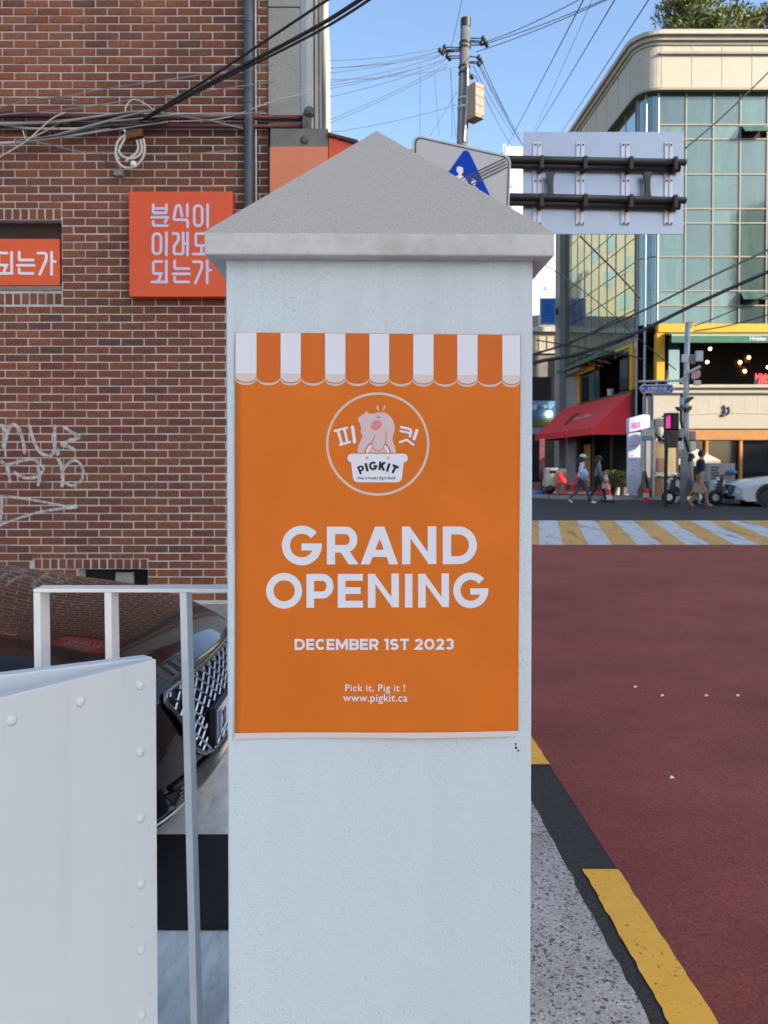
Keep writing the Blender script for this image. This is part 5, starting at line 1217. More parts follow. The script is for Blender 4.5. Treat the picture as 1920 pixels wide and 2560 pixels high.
for s in (.45, 10.7): ra.add([side(s, .06) + Vector((0, 0, zt_)), side(s, oq) + Vector((0, 0, zbq)), side(s, oq) + Vector((0, 0, zbq - .26)), side(s, .06) + Vector((0, 0, zbq - .26))], [(0, 1, 2, 3)])
rao = ra.build('red_awning', M['red_aw'], gb); rs_ = rao.modifiers.new('s', 'SOLIDIFY'); rs_.thickness = .03
MB()
def rap(x, y): # lettering plane on the awning slope: x along, y down the slope
    return side(x, .06 + (oq - .06) * y + .04) + Vector((0, 0, zt_ + (zbq - zt_) * y + .035))
al = MB(); fit_text(al, lambda x, y: rap(9.0 - x, y), 'since 1989', 3.4, 6.0, .62, .12, .02); al.build('awning_lettering', M['mould'], rao)
al = MB(); fit_text(al, lambda x, y: rap(9.0 - x, y), '식당', 2.2, 3.3, .72, .34, .02); al.build('awning_lettering', M['wood_dark'], rao)
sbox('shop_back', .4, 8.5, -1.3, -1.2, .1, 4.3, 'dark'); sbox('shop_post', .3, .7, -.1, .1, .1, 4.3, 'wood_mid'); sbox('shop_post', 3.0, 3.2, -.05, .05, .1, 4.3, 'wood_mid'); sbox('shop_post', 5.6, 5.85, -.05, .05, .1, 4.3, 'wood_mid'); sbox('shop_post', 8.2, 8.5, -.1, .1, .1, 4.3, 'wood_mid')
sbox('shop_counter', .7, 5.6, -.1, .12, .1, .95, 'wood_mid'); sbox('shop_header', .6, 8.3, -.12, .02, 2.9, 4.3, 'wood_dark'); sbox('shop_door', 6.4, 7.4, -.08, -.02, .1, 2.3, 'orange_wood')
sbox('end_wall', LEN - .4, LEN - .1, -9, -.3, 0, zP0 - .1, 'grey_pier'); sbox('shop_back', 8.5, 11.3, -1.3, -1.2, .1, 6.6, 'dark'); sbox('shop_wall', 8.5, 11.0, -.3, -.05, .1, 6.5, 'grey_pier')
MB().bx(xf0 - .02, RX, FY + 3.25, FY + 3.4, 0, Yz(815)).build('back_wall', M['dark'], gb)
sbox('roof_slab', -1, LEN, -9, -.5, zP1 - .4, zP1 - .3, 'grey_pier')
# ------------------------------------------------------------------ buildings farther off and round the corner
def facade(root, x0, x1, y, z0, z1, nx, nz, m_, wfrac=.6, hfrac=.55, depth=.06, name='window'):
    cw_ = (x1 - x0) / nx; chh = (z1 - z0) / nz; me = MB().box((0, 0, 0), (cw_ * wfrac, depth, chh * hfrac)).mesh(name, m_)
    for i in range(nx):
        for j in range(nz):
            o = bpy.data.objects.new(name, me); COL.objects.link(o); o.parent = root; o.location = Vector((x0 + cw_ * (i + .5), y, z0 + chh * (j + .5))) - root.location
M['far_white'] = mat('far_white', (.80, .80, .80), .7); M['win_grey'] = mat('far_window', (.30, .42, .42), .2)
wb = thing('white_tower', 'bright white building far down the street beside the glass building', 'building', (px(1340, 75), 75, 0))
MB().bx(px(1262, 75), px(1470, 75), 75, 95, 0, zz(367, 75)).build('wall', M['far_white'], wb)
for u, v in ((1276, 465), (1276, 515), (1335, 590), (1362, 640), (1335, 690), (1362, 720)): MB().bx(px(u - 3, 75), px(u + 4, 75), 74.93, 75.02, zz(v + 5, 75), zz(v - 4, 75)).build('window', M['win_grey'], wb)
for u in (1264, 1270, 1280): MB().tube([(px(u, 75), 77, zz(367, 75)), (px(u, 75), 77, zz(335 + (u % 7), 75))], .06, 5).build('antenna', M['trim_w'], wb)
gy = thing('grey_shop_building', 'low grey building with black fascia at the far end of the street', 'building', (px(1340, 52), 52, 0))
g0, g1 = -4.2, px(1412, 52); Z5 = lambda v: zz(v, 52)
M['tan'] = mat('tan_wall', (.25, .22, .19), .8, var=.15, vscale=2); M['pale'] = mat('pale_window', (.55, .47, .36), .5, var=.15, vscale=2)
MB().bx(g0, g1, 52, 60, 0, Z5(880)).build('wall', M['tan'], gy); MB().bx(g0, g1, 52.1, 60, Z5(880) + .003, Z5(830)).build('upper_wall', M['mould'], gy)
MB().bx(g0, g1, 51.8, 60, Z5(830) + .003, Z5(818)).build('cornice', M['trim_w'], gy); MB().bx(g0, g1, 51.95, 60, Z5(818) + .003, Z5(788)).build('roof_edge', M['grey_pier'], gy)
MB().bx(g0, g1, 51.85, 52.09, Z5(884), Z5(878)).build('sill_band', M['trim_w'], gy)
for k in range(28): MB().bx(px(1388 - 20.5 * k, 52), px(1404 - 20.5 * k, 52), 52.04, 52.12, Z5(876), Z5(840)).build('window', M['pale'], gy)
for k in range(5): MB().bx(px(1372 + 5 * k, 52), px(1374 + 5 * k, 52), 51.94, 51.99, Z5(944), Z5(900)).build('shutter_bar', M['dark'], gy)
MB().bx(g0, g1, 51.5, 51.99, Z5(1001), Z5(944)).build('fascia', M['black'], gy)
pb = MB().bx(px(1322, 52), px(1388, 52), 51.6, 51.98, Z5(1068), Z5(1002)).build('billboard', mat('billboard_sky', (.16, .32, .60), .5), gy)
def bbp(u, v, l): return Vector((px(u, 52), 51.59 - l * .004, Z5(v)))
MB().poly([bbp(*p, 1) for p in ((1322, 1052), (1322, 1020), (1333, 1028), (1344, 1012), (1352, 1018), (1360, 1012), (1372, 1024), (1388, 1012), (1388, 1052))]).build('billboard_mountain', mat('bb_blue', (.035, .12, .28), .5), pb)
MB().poly([bbp(*p, 2) for p in ((1322, 1068), (1322, 1050), (1345, 1046), (1388, 1050), (1388, 1068))]).build('billboard_field', mat('bb_green', (.09, .11, .04), .5), pb)
for P in (((1326, 1018), (1334, 1027), (1340, 1018), (1334, 1012)), ((1352, 1018), (1360, 1012), (1366, 1018), (1360, 1021))): MB().poly([bbp(*p, 3) for p in P]).build('billboard_snow', M['trim_w'], pb)
MB().ball(pt(1373, 1035, 51.3), (.22, .1, .2)).build('shop_lamp', mat('shop_lamp', (1, .95, .6), .5, emit=((1, .92, .5), 8)), gy)
MB().bx(g0, px(1372, 52), 51.2, 51.98, Z5(1086), Z5(1070)).build('shop_awning', M['trim_g'], gy); MB().bx(g0, g1, 51.9, 51.99, 0, Z5(1090)).build('shop_front', M['glass_dark'], gy)
ab = thing('apartment_block', 'tall beige tiled block across the street mirrored in the side glass', 'building', (-8, 60, 0))
m_ = MB(); m_.prism([(-2 - .043 * 55, 55, 0), (-2 - .043 * 120, 120, 0), (-24, 120, 0), (-24, 55, 0)], (0, 0, 28)); m_.build('wall', mat('beige_tile', (.50, .44, .32), .7, var=.15, vscale=.5), ab)
wm_ = MB().box((0, 0, 0), (.1, 2.2, 1.5)).mesh('window', M['win_grey'])
for i in range(13):
    for j in range(7):
        if (i * 3 + j) % 4 == 0: continue
        o = bpy.data.objects.new('window', wm_); COL.objects.link(o); o.parent = ab; Y_ = 58 + 4.7 * i; o.location = Vector((-2 - .043 * Y_, Y_, 3.2 + 3.4 * j)) - ab.location
# unseen slab with windows, added and sized to keep the sun off this street
SR = math.atan2(SUN_DIR.y, SUN_DIR.x)
ob = thing('sun_blocker', 'unseen tall slab added on the sunny side to block the sun from the road', 'building', (0, 0, 0), rz=SR)
MB().bx(55, 63, -6, 30.2, 0, 33).build('wall', mat('blocker_wall', (.42, .40, .37), .8, var=.1, vscale=.4), ob, local=True)
wm_ = MB().box((0, 0, 0), (.1, 2.4, 1.6)).mesh('window', M['glass_dark'])
for i in range(8):
    for j in range(9):
        o = bpy.data.objects.new('window', wm_); COL.objects.link(o); o.parent = ob; o.location = Vector((54.98, -4 + 4.1 * i, 2.2 + 3.4 * j))
fb = thing('far_sun_blocker', 'unseen long block added beyond the crossing to shade the far pavement', 'building', (0, 0, 0), rz=SR)  # added out of view, blocks low sun from the corner ground
MB().bx(49, 56, 31, 110, 0, 25).build('wall', M['tan'], fb, local=True)

rb = thing('bounce_block', 'unseen grey block added behind the viewpoint to bounce sunlight onto the pillar', 'building', (-11, -20, 0))  # added out of view as a sunlit reflector that fills the shaded fronts
MB().bx(-15, -7, -42, -4, 0, 17).build('wall', mat('bounce_grey', (.46, .48, .50), .8, var=.06, vscale=.5), rb)
wm_ = MB().box((0, 0, 0), (.1, 1.5, 1.5)).mesh('window', M['glass_dark'])
for i in range(9):
    for j in range(4):
        o = bpy.data.objects.new('window', wm_); COL.objects.link(o); o.parent = rb; o.location = Vector((-6.98, -40 + 4.2 * i, 2.5 + 3.8 * j)) - rb.location

# blue hanging sign on the far end of the glass building
bs = thing('hanging_sign', 'blue vertical sign box hung from the far end of the glass building', 'sign', (px(1368, 44), 44, 0))
MB().bx(px(1348, 44), px(1387, 44), 43.9, 44.1, zz(811, 44), zz(746, 44)).build('sign_frame', M['trim_w'], bs); MB().bx(px(1350.5, 44), px(1384.5, 44), 43.87, 43.899, zz(808, 44), zz(748.5, 44)).build('sign_face', mat('bright_blue', (.012, .19, .62), .4), bs)
t = MB(); f_ = lambda x, y: Vector((px(x, 43.86), 43.86, zz(y, 43.86)))
fit_text(t, f_, 'YONSEI', 1357, 1378, 781, None, .01); fit_text(t, f_, 'DENTISTRY', 1354, 1381, 790, None, .01); t.build('sign_lettering', mat('navy', (.01, .04, .2), .5), bs)
em2 = MB(); put(em2, f_, stroke2([(1363, 762), (1372, 762), (1372, 770), (1363, 770)], 2, True)); em2.build('sign_emblem', mat('navy2', (.01, .04, .2), .5), bs)
MB().bx(px(1387, 44), px(1401, 44), 43.95, 44.05, zz(788, 44), zz(771, 44)).build('bracket', M['black'], bs)

# ------------------------------------------------------------------ tree behind the parapet
M['leaf'] = None
def leafmat():
    m, h_ = empty_mat('pine_foliage', .7); rnd = h_.new('ShaderNodeNewGeometry').outputs['Random Per Island']
    c = h_.ramp(rnd, [(0, (.04, .065, .018)), (.35, (.10, .135, .03)), (.7, (.16, .18, .045)), (1, (.24, .22, .06))]); h_.link(c, h_.p.inputs['Base Color'])
    h_.p.inputs['Subsurface Weight'].default_value = 0; return m
M['leaf'] = leafmat(); M['bark'] = mat('bark', (.09, .055, .035), .9, var=.4, vscale=8, bump=.5, bscale=20)
def tree(name, label, base, height, spread, clumps, per, seed, leafs=.30):
    r_ = random.Random(seed); root = thing(name, label, 'tree', base)
    tr = MB(); base = Vector(base); top = base + Vector((r_.uniform(-.3, .3), 0, height * .92))
    mid = base.lerp(top, .5) + Vector((r_.uniform(-.3, .3), r_.uniform(-.3, .3), 0))
    trunk = smooth_path([base, mid, top], 5); tr.tube(trunk, [.22 * (1 - .8 * i / (len(trunk) - 1)) for i in range(len(trunk))], 8); cl = []
    for i in range(clumps):
        t = r_.uniform(.34, 1.0); p = base.lerp(top, t); a = r_.uniform(0, 6.283); rr = spread * (1.12 - .62 * t) * r_.uniform(.45, 1)
        e = p + Vector((rr * math.cos(a), rr * math.sin(a), r_.uniform(-.1, .7))); tr.tube([p, p.lerp(e, .5) + Vector((0, 0, .12)), e], [.055, .035, .012], 5); cl.append(e)
        if r_.random() < .6: cl.append(p.lerp(e, .6) + Vector((0, 0, .2)))
    tr.build('trunk', M['bark'], root); cr = MB()
    for c_ in cl:
        sz = r_.uniform(.55, 1.0)
        for k in range(per):
            d_ = Vector((r_.gauss(0, 1), r_.gauss(0, 1), r_.gauss(0, .6))); d_ = d_.normalized() * (r_.random() ** .5) * sz
            p = c_ + Vector((d_.x, d_.y, d_.z * .55)); n_ = (d_ + Vector((r_.gauss(0, .6), r_.gauss(0, .6), r_.gauss(.4, .5)))).normalized()
            s_ = n_.cross(Vector((r_.gauss(0, 1), r_.gauss(0, 1), r_.gauss(0, 1)))).normalized() * leafs * .16; l_ = n_ * leafs * r_.uniform(.6, 1.2)
            cr.add([p - s_, p + s_, p + l_], [(0, 1, 2)])
    cr.build('crown', M['leaf'], root, fix=False); return root
rz_ = zP1 - .3
tree('pine_tree', 'green pine tree showing above the rounded parapet corner', (px(1735, 40), 40, rz_), 8.4, 3.0, 56, 130, 5)
tree('pine_tree', 'darker pine tree at the right behind the first roof tree', (px(1885, 42), 42, rz_), 8.2, 2.9, 50, 120, 9)
tree('pine_tree', 'pine tree mostly outside the picture beyond the roof trees', (px(2010, 44), 44, rz_), 7.0, 2.6, 34, 130, 12)
# small wisp of cloud is left to the sky texture

# ------------------------------------------------------------------ street furniture at the corner
SY_ = 23.6
sp = thing('signal_pole', 'grey steel pole with street name plate, boxes and spotlights at the corner', 'pole', (px(1711, SY_), SY_, 0))
def s_(u, v, dy=0): return pt(u, v, SY_ + dy)
MB().tube([(px(1709, SY_), SY_, 0), s_(1713, 1100), s_(1716, 950), s_(1719, 806)], [.105, .10, .085, .075], 14).build('shaft', M['galv'], sp, smooth=True)
MB().bx(*[f for f in (px(1719, SY_), px(1727, SY_))], SY_ - .05, SY_ + .05, zz(820, SY_), zz(804, SY_)).build('pole_top', M['trim_w'], sp)
MB().tube([s_(1597, 954), s_(1712, 951)], .035, 8).build('arm', M['galv'], sp); MB().prism([s_(1695, 951, -.02), s_(1718, 936, -.02), s_(1720, 962, -.02), s_(1714, 964, -.02)], (0, .04, 0)).build('arm_bracket', M['galv'], sp)
def plate_(P, l, m_, name, par, th=.02): MB().prism([s_(u, v, -.12 - l * .012) for u, v in P], (0, th if l == 0 else .004, 0)).build(name, m_, par)
np2 = MB().prism([s_(u, v, -.10) for u, v in ((1598, 972), (1606, 961), (1680, 961), (1687, 972), (1680, 983), (1606, 983))], (0, .03, 0)).build('street_name_plate', M['trim_w'], sp)
MB().prism([s_(u, v, -.115) for u, v in ((1601, 972), (1608, 963), (1679, 963), (1684.5, 972), (1679, 981), (1608, 981))], (0, .01, 0)).build('plate_face', mat('plate_navy', (.012, .028, .30), .4), np2)
t = MB(); fit_text(t, lambda x, y: s_(x, y, -.125), '논현로151길', 1619, 1666, 974, None, .01); fit_text(t, lambda x, y: s_(x, y, -.125), 'Nonhyeon-ro 151-gil', 1612, 1674, 980, None, .0); fit_text(t, lambda x, y: s_(x, y, -.125), '35', 1604, 1610, 974, None, 0); fit_text(t, lambda x, y: s_(x, y, -.125), '59', 1675, 1681, 974, None, 0)
t.build('plate_lettering', M['letter_white'], np2)
for k, (u0, u1, v0, v1, m_, dy) in enumerate(((1735, 1753, 879, 905, 'sign_face', -.1), (1701, 1714, 888, 908, 'sign_face', -.12), (1731, 1748, 952, 964, 'pale', -.05), (1697, 1710, 996, 1014, 'trim_g', -.15), (1696, 1708, 1072, 1094, 'grey_pier', -.15), (1722, 1736, 1078, 1100, 'grey_pier', -.12), (1722, 1736, 1104, 1126, 'trim_w', -.12), (1694, 1706, 1105, 1124, 'trim_w', -.12), (1722, 1734, 886, 910, 'grey_pier', .05))):
    MB().bx(px(u0, SY_ + dy), px(u1, SY_ + dy), SY_ + dy - .1, SY_ + dy, zz(v1, SY_), zz(v0, SY_)).build('mounted_box', M[m_], sp, bevel=.01)
MB().prism([s_(*p, -.2) for p in ((1729, 934), (1733, 929), (1747, 925), (1752, 929), (1751, 940), (1746, 945), (1733, 949), (1729, 946))], (0, .03, 0)).build('pink_plate', mat('pink_plate', (.45, .26, .34), .5), sp)
MB().tube([s_(1714, 935, -.1), s_(1752, 916, -.3)], .05, 6).build('camera_arm', M['trim_w'], sp)
for P in (((1714, 1000), (1729, 991), (1737, 994), (1722, 1006), (1714, 1008)), ((1692, 1017), (1712, 1017), (1710, 1027), (1700, 1027)), ((1716, 1020), (1730, 1014), (1730, 1022), (1722, 1030), (1716, 1030))): MB().prism([s_(*p, -.3) for p in P], (0, .2, 0)).build('spotlight', M['pipe_dark'], sp)
MB().tube([s_(1704, 985, -.1), s_(1702, 1050, -.1), s_(1710, 1090, -.12), s_(1722, 1130, -.1)], .04, 6).build('cable_loop', M['black'], sp)
ps_ = thing('pedestrian_signal', 'black pedestrian signal with magenta lens on a thin black post', 'traffic signal', (px(1664, 24.4), 24.4, 0))
def v_(u, v, dy=0): return pt(u, v, 24.4 + dy)
MB().tube([(px(1663, 24.4), 24.4, 0), v_(1667, 1060)], .06, 8).build('post', M['black'], ps_)
MB().box(v_(1678, 1052), (.36, .34, .50), rz=R(35)).build('signal_head', M['plastic'], ps_, bevel=.02); MB().box(v_(1672, 1054, -.20), (.20, .02, .42), rz=R(20)).build('lens', mat('magenta', (.55, .05, .30), .4, emit=((.6, .03, .25), .5)), ps_)
MB().box(v_(1674, 1037, -.22), (.42, .30, .03), M=Matrix.Rotation(R(-14), 3, 'Y')).build('visor', M['plastic'], ps_)
MB().box(v_(1678, 1098), (.34, .30, .55), rz=R(15)).build('lower_head', mat('poster_dark', (.03, .02, .022), .5, col2=(.12, .05, .05), vscale=12), ps_, bevel=.02)
# white HELLO totem
tt = thing('totem_sign', 'white totem sign with pink HELLO header standing before the restaurant', 'sign', (px(1588, 29.6), 29.6, .1))
def t_(u, v, dy=0): return pt(u, v, 29.6 + dy)
M['totem'] = mat('totem_white', (.66, .66, .80), .4)
MB().prism([t_(*p) for p in ((1571, 1082), (1602, 1080), (1602, 1205), (1592, 1236), (1570, 1236))], (0, .18, 0)).build('panel', M['totem'], tt)
MB().prism([t_(*p, -.12) for p in ((1573, 1046), (1609, 1036), (1625, 1038), (1625, 1068), (1608, 1073), (1573, 1081))], (0, .35, 0)).build('header', M['totem'], tt)
t = MB(); fit_text(t, lambda x, y: t_(x, y - (x - 1580) * .16, -.13), 'HELLO', 1580, 1601, 1071, 14, .03); t.build('lettering', mat('hot_pink', (.80, .10, .42), .4), tt)
for v in (1114, 1150, 1192): MB().bx(px(1573, 29.6), px(1590, 29.6), 29.594, 29.599, zz(v + .8, 29.6), zz(v - .8, 29.6)).build('rule_line', M['trim_g'], tt)
for v in (1139, 1175): MB().ball(t_(1581, v, -.002), (.05, .006, .03), 8, 4).build('red_mark', mat('pink_mark', (.7, .2, .25), .5), tt)
# kiosk frame with banner and beige tent
kk = thing('ticket_kiosk', 'steel framed kiosk with blue banner and beige tarpaulin beside the totem', 'kiosk', (px(1640, 28.8), 28.8, .1))
def k_(u, v, dy=0): return pt(u, v, 28.8 + dy)
for u, v0 in ((1632, 1050), (1606, 1080), (1706, 1110)): MB().tube([(px(u, 28.8), 28.8, .1), k_(u, v0)], .075, 8).build('post', M['galv'], kk)
MB().bx(px(1603, 28.8), px(1629, 28.8), 28.7, 28.78, zz(1090, 28.8), zz(1074, 28.8)).build('banner', M['mould'], kk); MB().bx(px(1603, 28.8), px(1629, 28.8), 28.7, 28.78, zz(1102, 28.8), zz(1090.5, 28.8)).build('banner', mat('banner_blue', (.10, .22, .33), .6), kk)
MB().bx(px(1635, 28.8), px(1655, 28.8), 28.68, 28.8, zz(1068, 28.8), zz(1047, 28.8)).build('sign_box', M['grey_pier'], kk); MB().ball(k_(1646, 1078, .3), (.20, .2, .30)).build('globe_lamp', M['cream'], kk, smooth=True)
M['tarp'] = mat('tarpaulin', (.44, .33, .17), .7, var=.15, vscale=2)
MB().bx(px(1640, 28.8), px(1698, 28.8), 28.85, 28.9, zz(1186, 28.8), zz(1103, 28.8)).build('tarpaulin', M['tarp'], kk); MB().bx(px(1640, 28.8), px(1700, 28.8), 28.82, 28.95, zz(1190, 28.8), zz(1182, 28.8)).build('rail', M['galv'], kk); MB().bx(px(1644, 28.8), px(1662, 28.8), 28.81, 28.84, zz(1178, 28.8), zz(1145, 28.8)).build('notice', mat('notice_red', (.32, .13, .11), .6), kk)
MB().bx(px(1640, 28.8), px(1700, 28.8), 28.9, 29.0, .1, zz(1192, 28.8)).build('lower_panel', M['wood_mid'], kk); MB().tube([k_(1634, 1080), k_(1664, 1105)], .05, 6).build('brace', M['pipe_dark'], kk)
tn = thing('market_tent', 'cream canopy tent with sloping roof behind the walking man', 'tent', (px(1750, 29.4), 29.4, .1))
def n__(u, v, dy=0): return pt(u, v, 29.4 + dy)
r1, r2, r3, r4, ap = n__(1694, 1150), n__(1800, 1158), n__(1800, 1150, 1.6), n__(1694, 1145, 1.6), n__(1742, 1122, .8)
m_ = MB(); m_.add([r1, r2, r3, r4, ap, r1 - Vector((0, 0, .18)), r2 - Vector((0, 0, .18)), r3 - Vector((0, 0, .18)), r4 - Vector((0, 0, .18))], [(0, 1, 4), (1, 2, 4), (2, 3, 4), (3, 0, 4), (0, 5, 6, 1), (1, 6, 7, 2), (2, 7, 8, 3), (3, 8, 5, 0)]); m_.build('canopy', M['cream'], tn)
for p in (r1, r2, r3, r4): MB().tube([Vector((p.x, p.y, .1)), p], .03, 6).build('leg', M['galv'], tn)
# grey cabinets, scooters, cone, pots, plants
cb = thing('steel_cabinet', 'grey street cabinet with black louvres left of the silver car', 'cabinet', (px(1805, 26.5), 26.5, 0))
MB().bx(px(1770, 26.5), px(1838, 26.5), 26.5, 27.3, .0, zz(1158, 26.5)).build('housing', M['grey_pier'], cb, bevel=.02)
for k in range(5): MB().bx(px(1777, 26.5), px(1797 - 3 * (k % 2), 26.5), 26.48, 26.51, zz(1170 + 7 * k, 26.5), zz(1167 + 7 * k, 26.5)).build('louvre', M['black'], cb)
MB().ball(pt(1829, 1181, 26.4), (.20, .18, .08)).build('blue_lid', mat('blue_lid', (.02, .13, .35), .5), cb, smooth=True)
def scooter(label, u, Y, hue):
    r_ = thing('scooter', label, 'scooter', (px(u, Y), Y, 0), 'scooters parked at the corner')
    x, y = px(u, Y), Y
    for dx in (-.05, .95):
        w_ = MB(); n_ = 18; V = []
        for (rr, yy) in ((.12, -.05), (.21, -.06), (.25, 0), (.21, .06), (.12, .05)):
            for k in range(n_): a = 2 * math.pi * k / n_; V.append((x + dx + rr * math.cos(a), y + yy, .25 + rr * math.sin(a)))
        w_.add(V, [(j * n_ + k, j * n_ + (k + 1) % n_, ((j + 1) % 5) * n_ + (k + 1) % n_, ((j + 1) % 5) * n_ + k) for j in range(5) for k in range(n_)]); wo_ = w_.build('wheel', M['tyre'], r_, smooth=True)
        MB().tube([(x + dx, y - .05, .25), (x + dx, y + .05, .25)], .115, 12).build('rim', M['rim'], wo_)
    bd2 = MB(); bd2.prism([(x + .1, y - .13, .35), (x + .16, y - .13, .28), (x + .55, y - .13, .28), (x + .62, y - .13, .45), (x + 1.2, y - .13, .50), (x + 1.22, y - .13, .68), (x + .55, y - .13, .70), (x + .45, y - .13, .40), (x + .22, y - .13, .40)], (0, .26, 0)); bd2.build('body', hue, r_, bevel=.03)
    MB().tube([(x - .05, y, .3), (x + .1, y, .72), (x + .17, y, .98)], [.05, .06, .04], 8).build('fork', hue, r_); MB().prism([(x - .02, y - .17, .40), (x + .12, y - .17, .92), (x + .17, y - .17, .90), (x + .06, y - .17, .38)], (0, .34, 0)).build('leg_shield', hue, r_, bevel=.03)
    MB().tube([(x + .15, y - .32, 1.0), (x + .18, y, .98), (x + .15, y + .32, 1.0)], .018, 6).build('handlebar', M['plastic'], r_); MB().bx(x + .55, x + 1.2, y - .12, y + .12, .70, .78).build('seat', M['plastic'], r_, bevel=.03); MB().ball((x + .03, y, .84), (.07, .08, .07)).build('headlight', M['lamp'], r_, smooth=True)
scooter('black scooter parked between the signal post and the steel pole', 1676, 25.6, M['plastic']); scooter('dark purple scooter parked beside the grey street cabinet', 1793, 25.4, mat('purple', (.03, .01, .03), .3))
for u, Y, t in ((1680, 26.4, 'behind the black scooter'), (1797, 26.2, 'behind the purple scooter')):
    ac = thing('air_conditioner', 'white outdoor air conditioner unit ' + t, 'air conditioner', (px(u, Y), Y, 0), 'outdoor units')
    MB().bx(px(u - 14, Y), px(u + 18, Y), Y, Y + .35, .02, .80).build('casing', M['trim_w'], ac, bevel=.015)
    for k in range(6): MB().bx(px(u - 11, Y), px(u - 2, Y), Y - .015, Y + .001, .14 + .1 * k, .18 + .1 * k).build('louvre', M['pipe_dark'], ac)
    MB().tube([(px(u + 8, Y), Y - .012, .42), (px(u + 8, Y), Y + .001, .42)], .17, 18).build('fan_grille', M['pipe_dark'], ac)
cn = thing('traffic_cone', 'red and white traffic cone on a black base beside the two women', 'traffic cone', (px(1520, 26.9), 26.9, 0))
cx_, cy_ = px(1520, 26.9), 26.9; MB().bx(cx_ - .2, cx_ + .2, cy_ - .2, cy_ + .2, 0, .10).build('base', M['tyre'], cn, bevel=.02)
for z_a, z_b, ra_, rb_, m_ in ((.10, .26, .15, .125, M['trim_w']), (.262, .46, .125, .09, M['red_aw']), (.462, .60, .09, .065, M['trim_w']), (.602, .78, .065, .03, M['red_aw'])): MB().tube([(cx_, cy_, z_a), (cx_, cy_, z_b)], [ra_, rb_], 14).build('band', m_, cn)
bf = thing('feather_banner', 'narrow red vertical banner on a blue base left of the red awning', 'banner', (px(1352, 31.5), 31.5, 0))
MB().tube([(px(1353, 31.5), 31.5, .1), pt(1353, 1096, 31.5)], .03, 6).build('pole', M['black'], bf); MB().bx(px(1348, 31.5), px(1361, 31.5), 31.45, 31.47, zz(1198, 31.5), zz(1097, 31.5)).build('cloth', mat('banner_red', (.33, .07, .07), .7, col2=(.10, .04, .07), vscale=5), bf); MB().ball((px(1350, 31.5), 31.5, .1), (.28, .28, .14)).build('base', mat('base_blue', (.01, .08, .34), .5), bf, smooth=True)
ct = thing('storage_cart', 'cream storage cart with dark shelf left of the red chairs', 'cart', (px(1390, 31), 31, .1))
MB().bx(px(1364, 31), px(1398, 31), 31, 31.6, .42, zz(1170, 31)).build('box', M['pale'], ct, bevel=.03); MB().bx(px(1374, 31), px(1390, 31), 30.98, 31.01, zz(1183, 31), zz(1176, 31)).build('slot', M['black'], ct); MB().bx(px(1398, 31) + .01, px(1416, 31), 31.05, 31.6, .12, zz(1172, 31)).build('side_box', M['mould'], ct); MB().ball((px(1376, 31), 31.1, .30), (.22, .2, .2)).build('wheel', M['black'], ct)
def chair(label, x, y, rz):
    r_ = thing('plastic_chair', label, 'chair', (x, y, .1), 'red chairs outside the restaurant', rz); m_ = M['red_aw']
    MB().box((0, 0, .44), (.42, .42, .04)).build('seat', m_, r_, local=True); MB().box((0, .20, .68), (.40, .03, .40), M=Matrix.Rotation(R(-8), 3, 'X')).build('backrest', m_, r_, local=True)
    for a in (-.18, .18):
        for b in (-.18, .18): MB().tube([(a * 1.1, b * 1.1, 0), (a, b, .42)], .02, 6).build('leg', m_, r_, local=True)
chair('red plastic chair next to the cream cart', px(1412, 30.6), 30.6, .4); chair('red plastic chair behind the white-capped woman', px(1436, 30.8), 30.8, -1.2); chair('red plastic stool-like chair right of the woman in grey', px(1512, 30.2), 30.2, 1.4)
def plant(label, x, y, hgt, seed):
    r_ = random.Random(seed); o = thing('potted_plant', label, 'plant', (x, y, .1), 'plants outside the restaurant')
    MB().tube([(x, y, .1), (x, y, .42)], [.16, .22], 12).build('pot', M['trim_w' if seed % 2 else 'wood_dark'], o); lf = MB()
    for k in range(260):
        a = r_.uniform(0, 6.28); rr = r_.random() ** .6 * .34; p = Vector((x + rr * math.cos(a), y + rr * math.sin(a), .42 + r_.random() * hgt)); d_ = Vector((math.cos(a), math.sin(a), r_.uniform(.1, .9))).normalized(); s2 = d_.cross(Vector((0, 0, 1))).normalized() * .03
        lf.add([p - s2, p + d_ * .06 - s2 * 0, p + s2, p + d_ * .17], [(0, 1, 3), (1, 2, 3)])
    lf.build('foliage', M['leaf'], o, fix=False)
for i, (u, t) in enumerate(((1531, 'beside the red stool'), (1541, 'second beside the red stool'), (1552, 'third, near the white totem'), (1563, 'fourth, touching the white totem'))): plant('leafy potted plant ' + t, px(u, 30.4), 30.4, .62, 20 + i)
abd = thing('sandwich_board', 'brown wooden sandwich board leaning beside the white totem', 'sign board', (px(1612, 28.3), 28.3, 0))
MB().prism([pt(1600, 1240, 28.3), pt(1612, 1178, 28.4), pt(1615, 1178, 28.4), pt(1605, 1243, 28.3)], (.1, .5, 0)).build('front_board', M['wood_mid'], abd); MB().prism([pt(1624, 1243, 28.5), pt(1613, 1178, 28.4), pt(1616, 1178, 28.4), pt(1628, 1243, 28.5)], (.1, .5, 0)).build('rear_board', M['wood_dark'], abd)
bl = thing('small_bollard', 'short red and white striped bollard at the foot of the kiosk', 'bollard', (px(1616, 27.2), 27.2, 0))
for k in range(3): MB().tube([(px(1616, 27.2), 27.2, .16 * k), (px(1616, 27.2), 27.2, .16 * k + .158)], .10, 12).build('band', M['red_aw' if k % 2 == 0 else 'trim_w'], bl)
make_car('silver_car', 'silver car standing at the right edge beyond the striped hump', M['car_silver'], (px(1835, 24.8), 25.2, 0), R(172), False)
